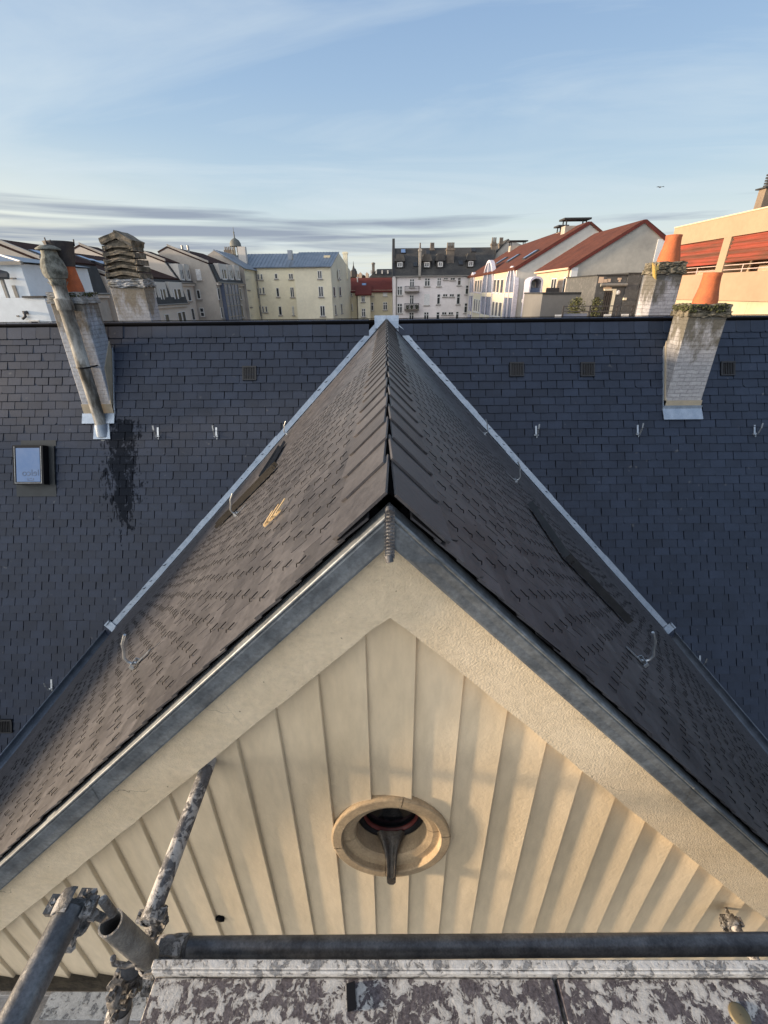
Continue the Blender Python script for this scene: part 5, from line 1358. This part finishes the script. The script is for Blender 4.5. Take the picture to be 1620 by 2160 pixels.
# ---- second red roof with the stained gable -----------------------------------------------------
t = house_thing('stained_gable_house', 'house with a stained grey windowless gable, brick flank and red roof', 'house')
Y0, Y1 = 45, 55
E_, A_, R_ = atY(1207, 563, Y0), atY(1360, 468, Y0), atY(1402, 503, Y0)
mb = MB(); mb.prism([(E_.x, Y0, -18), (E_.x, Y0, E_.z), A_, R_, (R_.x, Y0, -18)], (0, Y1 - Y0, 0)); mb.build('wall', 'w_stain', t)
ext = (E_ - A_).normalized() * .3
slab(t, 'roof', E_ + ext, A_, Y0 - .12, Y1, .2, 't_red'); slab(t, 'roof', A_, R_ + (R_ - A_).normalized() * .3, Y0 - .12, Y1, .2, 't_red')
mb = MB(); mb.prism([E_ + ext + Vector((0, -.13, -.1)), A_ + Vector((0, -.13, -.08)), A_ + Vector((0, -.13, .18)), E_ + ext + Vector((0, -.13, .14))], (0, .08, 0)); mb.prism([R_ + Vector((.2, -.13, -.3)), A_ + Vector((0, -.13, -.08)), A_ + Vector((0, -.13, .18)), R_ + Vector((.2, -.13, -.05))], (0, .08, 0)); mb.build('verge', 't_red2', t)
brick_mat('w_brick', (.55, .42, .31), (.47, .35, .25), (.48, .38, .29), (.40, .30, .22), 40, bw=.5, bh=.16)
FL2 = leftf(E_.x); mb = MB(); fbox(mb, FL2, Y0 + .5, Y1, -6, E_.z - .1, 0, .05); mb.build('facade_panel', 'w_brick', t)
mb = MB(); mb.tube([(E_.x - .3, Y0, E_.z - .12), (E_.x - .3, Y1, E_.z - .12)], .1, 8); mb.tube([(E_.x - .12, Y0 + .45, E_.z - .2), (E_.x - .12, Y0 + .45, -17)], .06, 8); mb.build('gutter', 'w_peach', t)
FL2b = leftf(E_.x - .05)
for d_ in ((1163, 587, 1174, 612), (1188, 585, 1199, 622)): window(t, FL2b, *d_, mull=1, fw=.08, sill=None)
mb = MB(); mb.box(E_.x - .02, E_.x + .55, Y0 - .04, Y0 - .002, -18, E_.z - .05); mb.build('corner_pilaster', 'w_white', t)
mb = MB(); mb.box(R_.x - .55, R_.x, Y0 - .04, Y0 - .002, -18, R_.z - .05); mb.build('corner_pilaster', 'w_white', t)
# arched loggia frame
FA = front(46.5); a0, a1, b0, b1 = FA.rect(1113, 583, 1143, 640); am = (a0 + a1) / 2 - .1; r_ = (a1 - a0) / 2 * .92
outer = [(am - r_, -9)] + [(am - r_ * math.cos(math.pi * i / 16), b1 - r_ * .75 * (1 - math.sin(math.pi * i / 16))) for i in range(17)] + [(am + r_, -9)]
r2_ = r_ * .80; inner = [(am - r2_, -9)] + [(am - r2_ * math.cos(math.pi * i / 16), b1 - r_ * .30 - r2_ * .75 * (1 - math.sin(math.pi * i / 16))) for i in range(17)] + [(am + r2_, -9)]
n_ = len(outer); mb = MB(); vs = [FA.P(a, b, .6) for a, b in outer] + [FA.P(a, b, .6) for a, b in inner] + [FA.P(a, b, -1.2) for a, b in outer] + [FA.P(a, b, -1.2) for a, b in inner]; fs_ = []
for i in range(n_ - 1): fs_ += [(i, i + 1, i + 1 + n_, i + n_), (i, i + 2 * n_, i + 1 + 2 * n_, i + 1), (i + n_, i + 1 + n_, i + 1 + 3 * n_, i + 3 * n_), (i + 2 * n_, i + 3 * n_, i + 1 + 3 * n_, i + 1 + 2 * n_)]
mb.add(vs, fs_); ar = mb.build('loggia_arch', 'frame_lilac', t)
mb = MB(); zb1 = FA.ab(1130, 607)[1]; zb0 = FA.ab(1128, 627)[1]
fbox(mb, FA, am - r2_, am + r2_, zb0, zb1, .05, .1); mb.build('loggia_balustrade', 'glass_blue', ar)
mb = MB(); fbox(mb, FA, am - r2_, am + r2_, zb0 - .4, zb0 - .01, -1, .3); fbox(mb, FA, am - r2_, am + r2_, -9, b1 - r_ * .3, -1.3, -1.21); mb.build('loggia_floor', 'w_cream_lt', ar)
mb = MB(); fbox(mb, FA, am + r2_ * .1, am + r2_ * .9, zb0, b1 - r_ * .7, -1.205, -1.15); mb.build('loggia_door', 'frame_white', ar)
mb = MB(); a0, a1, b0, b1 = FA.rect(1153, 607, 1180, 640); fbox(mb, FA, a0, a1, b0, b1, -.4, -.3); mb.build('balcony_screen', 'frame_dark', t)

# ---- terrace house with slate-clad annex --------------------------------------------------------
t = house_thing('terrace_house', 'grey parapet roof terrace with a dark slate-clad annex and doorway', 'building')
F = front(38); a0, a1, b0, b1 = F.rect(1140, 620, 1266, 690)
mb = MB(); fbox(mb, F, a0, a1, -18, b1, -5, 0); mb.build('parapet_wall', 'w_grey', t)
mb = MB(); fbox(mb, F, a0 - .05, a1, b1 + .003, b1 + .12, -5, .08); mb.build('coping', 't_dark', t)
FS = front(35.5); a0, a1, b0, b1 = FS.rect(1262, 579, 1352, 690); xs0 = FS.ab(1262, 579)[0]; xs1 = FS.ab(1352, 579)[0]; b1 = FS.ab(1307, 578)[1]
xj = FS.ab(1320, 600)[0]
mb = MB(); fbox(mb, FS, xs0, xj - .02, -18, b1 - .1, -6, 0); fbox(mb, FS, xj + .02, xs1, -18, b1, -6, .05); fbox(mb, FS, xj - .02, xj + .02, -18, b1 - .1, -6, -.03); mb.build('annex_wall', 'w_slateclad', t)
mb = MB(); fbox(mb, FS, xs0 - .1, xj - .02, b1 - .097, b1 - .02, -6, .08); fbox(mb, FS, xj - .01, xs1 + .08, b1 + .003, b1 + .08, -6, .12); mb.build('coping', 't_dark', t)
xd0, xd1, zd0, zd1 = FS.rect(1268, 613, 1285, 690)
mb = MB(); fbox(mb, FS, xd0, xd1, zd0 - 1, zd1, 0, .03); dr = mb.build('doorway', 'glass_far', t)
mb = MB(); fbox(mb, FS, xd1 + .002, xd1 + .22, zd0 - 1, zd1 + .1, 0, .08); fbox(mb, FS, xd0 - .05, xd1, zd1 + .002, zd1 + .1, 0, .08); mb.build('door_frame', 'w_cream_lt', dr)
for i in range(4):
    mb = MB(); xx = xd0 + (xd1 - xd0) * (i + .5) / 4; mb.obox(FS.P(xx, (zd0 + zd1) / 2 - .3, .06), (.05, .02, 0), (0, .01, 0), (0, 0, (zd1 - zd0) / 2 + .2)); mb.build('door_strip', 'frame_dark', dr)
mb = MB(); r0, r1, z0_, z1_ = FS.rect(1265, 598, 1320, 604); mb.tube([FS.P(r0, (z0_ + z1_) / 2, .18), FS.P(r1, (z0_ + z1_) / 2, .18)], .11, 10); mb.build('roller_blind', 'pipe_grey', t)
M('bare_patch', (.62, .47, .35), .9, (.5, .38, .28), 3)
for (x0_, y0_, x1_, y1_) in ((1263, 584, 1273, 597), (1273, 589, 1282, 596), (1281, 588, 1288, 595), (1303, 586, 1311, 590), (1305, 590, 1309, 595), (1273, 606, 1290, 612), (1278, 603, 1287, 606)):
    pbox(t, 'bare_patch', FS, x0_, y0_, x1_, y1_, -.01, .013, 'bare_patch')
mb = MB(); q = FS.ab(1303, 617); mb.lathe([(.16, -.02), (.17, .05), (.10, .09), (.001, .10)], FS.P(q[0], q[1], 0), (0, -1, 0), 14); mb.build('wall_lamp', 'frame_white', t)
pbox(t, 'meter_box', FS, 1313, 628, 1320, 633, .05, .14, 'w_cream_lt')
pbox(t, 'downpipe', FS, 1350.5, 580, 1353, 600, 0, .1, 'frame_dark', bot=-10)
# terrace floor and railing
mb = MB(); zf = atY(1240, 692, 33).z; fx0 = atY(1150, 690, 34).x; mb.box(fx0, xs1, 30.8, 37.98, zf - .3, zf); mb.build('terrace_floor', 'w_grey', t)
FR = front(31); rl = MB(); zr1 = FR.ab(1215, 646)[1]; zr2 = FR.ab(1215, 657)[1]
for x_ in (1187, 1243, 1300, 1332): a_ = FR.ab(x_, 660)[0]; fbox(rl, FR, a_ - .04, a_ + .04, zf, zr1 + .05, -.04, .04)
x_a, x_b = FR.ab(1187, 650)[0], FR.ab(1336, 650)[0]
for z_ in (zr1, zr2): fbox(rl, FR, x_a, x_b, z_ - .025, z_ + .025, .041, .09)
rl.build('railing', 'frame_dark', t)
mb = MB(); fbox(mb, FR, x_a + .1, FR.ab(1241, 650)[0], zf, zr2 - .12, -.01, .01); mb.build('railing_glass', 'glass_blue', t)
for (x_, lab) in ((1178, 'white garden chair on the terrace, left of the railing'), (1281, 'white garden chair on the terrace by the dark doorway'), (1318, 'white garden chair on the terrace, nearest the blackened chimney')):
    q = atY(x_, 687, 32); tt = thing('garden_chair', lab, 'chair', None, (q.x, 32, zf))
    mb = MB(); mb.box(-.24, .24, -.24, .24, .42, .46); mb.build('seat', 'frame_white', tt)
    mb = MB(); mb.obox((0, .24, .68), (.24, 0, 0), (0, .012, -.0), (0, .04, .22)); mb.build('backrest', 'frame_white', tt)
    for sx in (-1, 1):
        for sy in (-1, 1): mb = MB(); mb.tube([(sx * .21, sy * .21, .42), (sx * .24, sy * .24, 0)], .018, 6); mb.build('leg', 'frame_white', tt)
def shrub(label, px_, py_, Y, w_, h_, zb, n, mat, name='shrub'):
    q = atY(px_, py_, Y); tt = thing(name, label, 'shrub', None, (q.x, Y, zb)); mb = MB(); hz_ = q.z - zb
    for i in range(n):
        u = rng.random(); an = rng.uniform(0, 6.28); top = hz_ + h_ * (u * 2 - 1) ; rad = w_ * math.sqrt(max(.05, 1 - (u * 2 - .8) ** 2 / 1.7)) * rng.random() ** .5
        lob = 1 + .35 * math.sin(an * 3 + u * 5)
        pp = Vector((math.cos(an) * rad * lob, math.sin(an) * rad * lob, top)); d = Vector((rng.gauss(0, 1), rng.gauss(0, 1), rng.gauss(.6, .7))).normalized(); s_ = d.orthogonal().normalized(); s_ = Matrix.Rotation(rng.uniform(0, 6.28), 3, d) @ s_
        l_ = rng.uniform(.08, .17); mb.add([pp, pp + d * l_ * .5 + s_ * l_ * .25, pp + d * l_, pp + d * l_ * .5 - s_ * l_ * .25], [(0, 1, 2, 3)])
    mb.build('foliage', mat, tt, fix=False)
    mb = MB()
    for i in range(5): a_ = i * 1.3; mb.tube([(.05 * math.cos(a_), .05 * math.sin(a_), .2), (w_ * .5 * math.cos(a_), w_ * .5 * math.sin(a_), hz_ + h_ * .4)], .02, 5, rr=[.03, .01])
    mb.build('stem', 'bark', tt)
    mb = MB(); mb.lathe([(.20, 0), (.27, .38), (.29, .40), (.24, .40), (.22, .3), (.001, .3)], (0, 0, 0), n=14); mb.build('pot', 'w_grey', tt)
shrub('broad bushy green shrub behind the left part of the terrace railing', 1214, 650, 34.5, .55, .62, zf, 900, 'leaf')
shrub('tall narrow green shrub beside the dark terrace doorway', 1256, 652, 34.2, .36, .72, zf, 700, 'leaf')
qz = atY(1112, 690, 56).z
shrub('small dark shrub at the foot of the white wall beside the lilac loggia arch', 1112, 668, 55, .55, .8, qz - 1, 500, 'leaf_dark')

# ---- orange apartment block on the right (its long side faces the sun) ----------------------------
t = house_thing('apartment_block', 'sunlit orange apartment block with red blinds and balcony railing at the right edge', 'building')
XO = 20.3; FO = leftf(XO)
yfar = atX(1424, 480, XO).y; ynear = 12.0
zt = (atX(1425, 479, XO).z + atX(1600, 446, XO).z) / 2; zo1 = (atX(1440, 514, XO).z + atX(1620, 489, XO).z) / 2
zo0 = atX(1560, 574, XO).z; zw0 = atX(1560, 635, XO).z
DEP = 2.2
def ob(name, mat, y0, y1, z0, z1, x0=0, x1=.35, **kw): mb = MB(); mb.box(XO + x0, XO + x1, y0, y1, z0, z1); return mb.build(name, mat, t, **kw)
ob('parapet', 'w_tan', ynear, yfar, zo1, zt, 0, .4); ob('roof_slab', 'w_orange', ynear, yfar, zt - .4, zt - .1, .401, 12)
ob('coping', 'w_peach', ynear, yfar + .03, zt + .003, zt + .07, -.04, .5)
ob('balcony_wall', 'w_orange', ynear, yfar, zw0, zo0, 0, .25); ob('balcony_slab', 'w_orange', ynear, yfar, zw0, zw0 + .2, .251, DEP)
ob('base_wall', 'w_yellow', ynear, yfar, -18, zw0 - .003, .3, .6)
ob('back_wall', 'w_peach', ynear, yfar, zw0, zt - .4, DEP, DEP + 10); ob('end_wall', 'w_orange', yfar - .35, yfar - .002, zw0, zo1, .002, DEP)
yp0, yp1 = atX(1530, 500, XO).y, atX(1518, 560, XO).y
yp = atX(1524, 540, XO).y
ob('pillar', 'w_tan', yp - .32, yp + .32, zo0, zo1 - .002, .003, 1.5)
ob('ceiling', 'w_peach', ynear, yfar, zo1 + .003, zo1 + .05, .402, DEP)
for i, (yy0, yy1) in enumerate(((yp + .36, yfar - .4), (ynear, yp - .36))):
    zbot = [atX(1470, 560, XO).z, atX(1590, 548, XO).z][i]
    mb = MB(); nzz = 26; nyy = 10; vs = []
    for a_ in range(nzz + 1):
        for b_ in range(nyy + 1):
            u = a_ / nzz; y_ = yy0 + (yy1 - yy0) * b_ / nyy
            vs.append((XO + .12 + .05 * math.sin(u * 42 + b_ * .3) + .02 * math.sin(b_ * 1.9 + u * 9) - .10 * u, y_, zo1 - .02 + (zbot - zo1) * u))
    w1 = nyy + 1; mb.add(vs, [(a_ * w1 + b_, a_ * w1 + b_ + 1, (a_ + 1) * w1 + b_ + 1, (a_ + 1) * w1 + b_) for a_ in range(nzz) for b_ in range(nyy)], True); mb.build('fabric_blind', 'awning', t, fix=False)
FOb = leftf(XO + DEP - .02)
for i in range(5):
    y0_ = ynear + .5 + i * 2.6
    mb = MB(); n2 = 30; vs = []
    for j in range(n2 + 1):
        y_ = y0_ + 1.9 * j / n2; x_ = XO + DEP - .25 + .06 * math.sin(j * 1.7); vs += [(x_, y_, zw0 + .3), (x_, y_, zo1 - .1)]
    mb.add(vs, [(2 * j, 2 * j + 2, 2 * j + 3, 2 * j + 1) for j in range(n2)], True)
    if y0_ < yp - 2: mb.build('curtain', 'curtain', t, fix=False)
rl = MB()
for zz_ in (zo0 + .16, zo0 + .40): rl.tube([(XO + .08, ynear, zz_), (XO + .08, yp - .33, zz_)], .026, 6); rl.tube([(XO + .08, yp + .33, zz_), (XO + .08, yfar - .3, zz_)], .026, 6)
yy_ = ynear + .4
while yy_ < yfar - .3:
    if abs(yy_ - yp) > .5: rl.tube([(XO + .08, yy_, zo0 - .02), (XO + .08, yy_, zo0 + .42)], .03, 6)
    yy_ += 2.05
rl.build('railing', 'rail_pink', t)
mb = MB(); mb.box(XO - .02, XO + .3, yfar - .9, yfar - .35, zw0 - 2.0, zw0 - .05); mb.build('red_panel', 'red_paint', t)
for i in range(6):
    yj = ynear + 2.2 + i * 3.4; mb = MB(); mb.box(XO + .285, XO + .2999, yj, yj + .03, -10, zw0 - .01); mb.build('panel_joint', 'w_peach', t)
zc0 = atX(1606, 400, XO + 1.2).z; yc = atX(1587, 448, XO + 1.2).y; yn = atX(1602, 445, XO + 1.2).y
M('stack_brown', (.20, .155, .115), .9, (.14, .11, .085), 1.5, fine=.2)
mb = MB(); mb.box(XO + 1.2, XO + 2.6, yn, yc, zt - .4, zc0); ch = mb.build('chimney', 'stack_brown', t)
mb = MB(); mb.box(XO + 1.05, XO + 2.75, yn - .12, yc + .12, zc0 + .003, zc0 + .07)
for i in range(5): mb.box(XO + 1.3, XO + 2.5, yn + .05, yc - .08, zc0 + .12 + i * .13, zc0 + .20 + i * .13)
mb.box(XO + 1.4, XO + 2.4, yn + .15, yc - .18, zc0 + .07, zc0 + .80)
mb.build('louvre_cap', 't_dark', ch)

# ---- bird high over the roofs ---------------------------------------------------------------------
q = atY(1393, 395, 60); bd = thing('bird', 'tiny dark bird gliding in the sky above the red roofs', 'bird', None, tuple(q))
mb = MB(); mb.tube([(-.02, -.20, 0), (0, -.12, .01), (0, .0, .02), (0, .14, .01), (.01, .26, 0)], .05, 8, rr=[.008, .045, .06, .04, .012])
vs = []
for sx in (-1, 1):
    vs = [(sx * .03, -.06, .03), (sx * .03, .07, .02), (sx * .26, .06, .07), (sx * .46, .0, .03), (sx * .28, -.06, .08)]
    mb.add(vs + [(x, y, z - .012) for x, y, z in vs], [(0, 1, 2, 3, 4), (9, 8, 7, 6, 5)] + [(i, (i + 1) % 5, (i + 1) % 5 + 5, i + 5) for i in range(5)])
mb.build('body', 'bird_grey', bd)
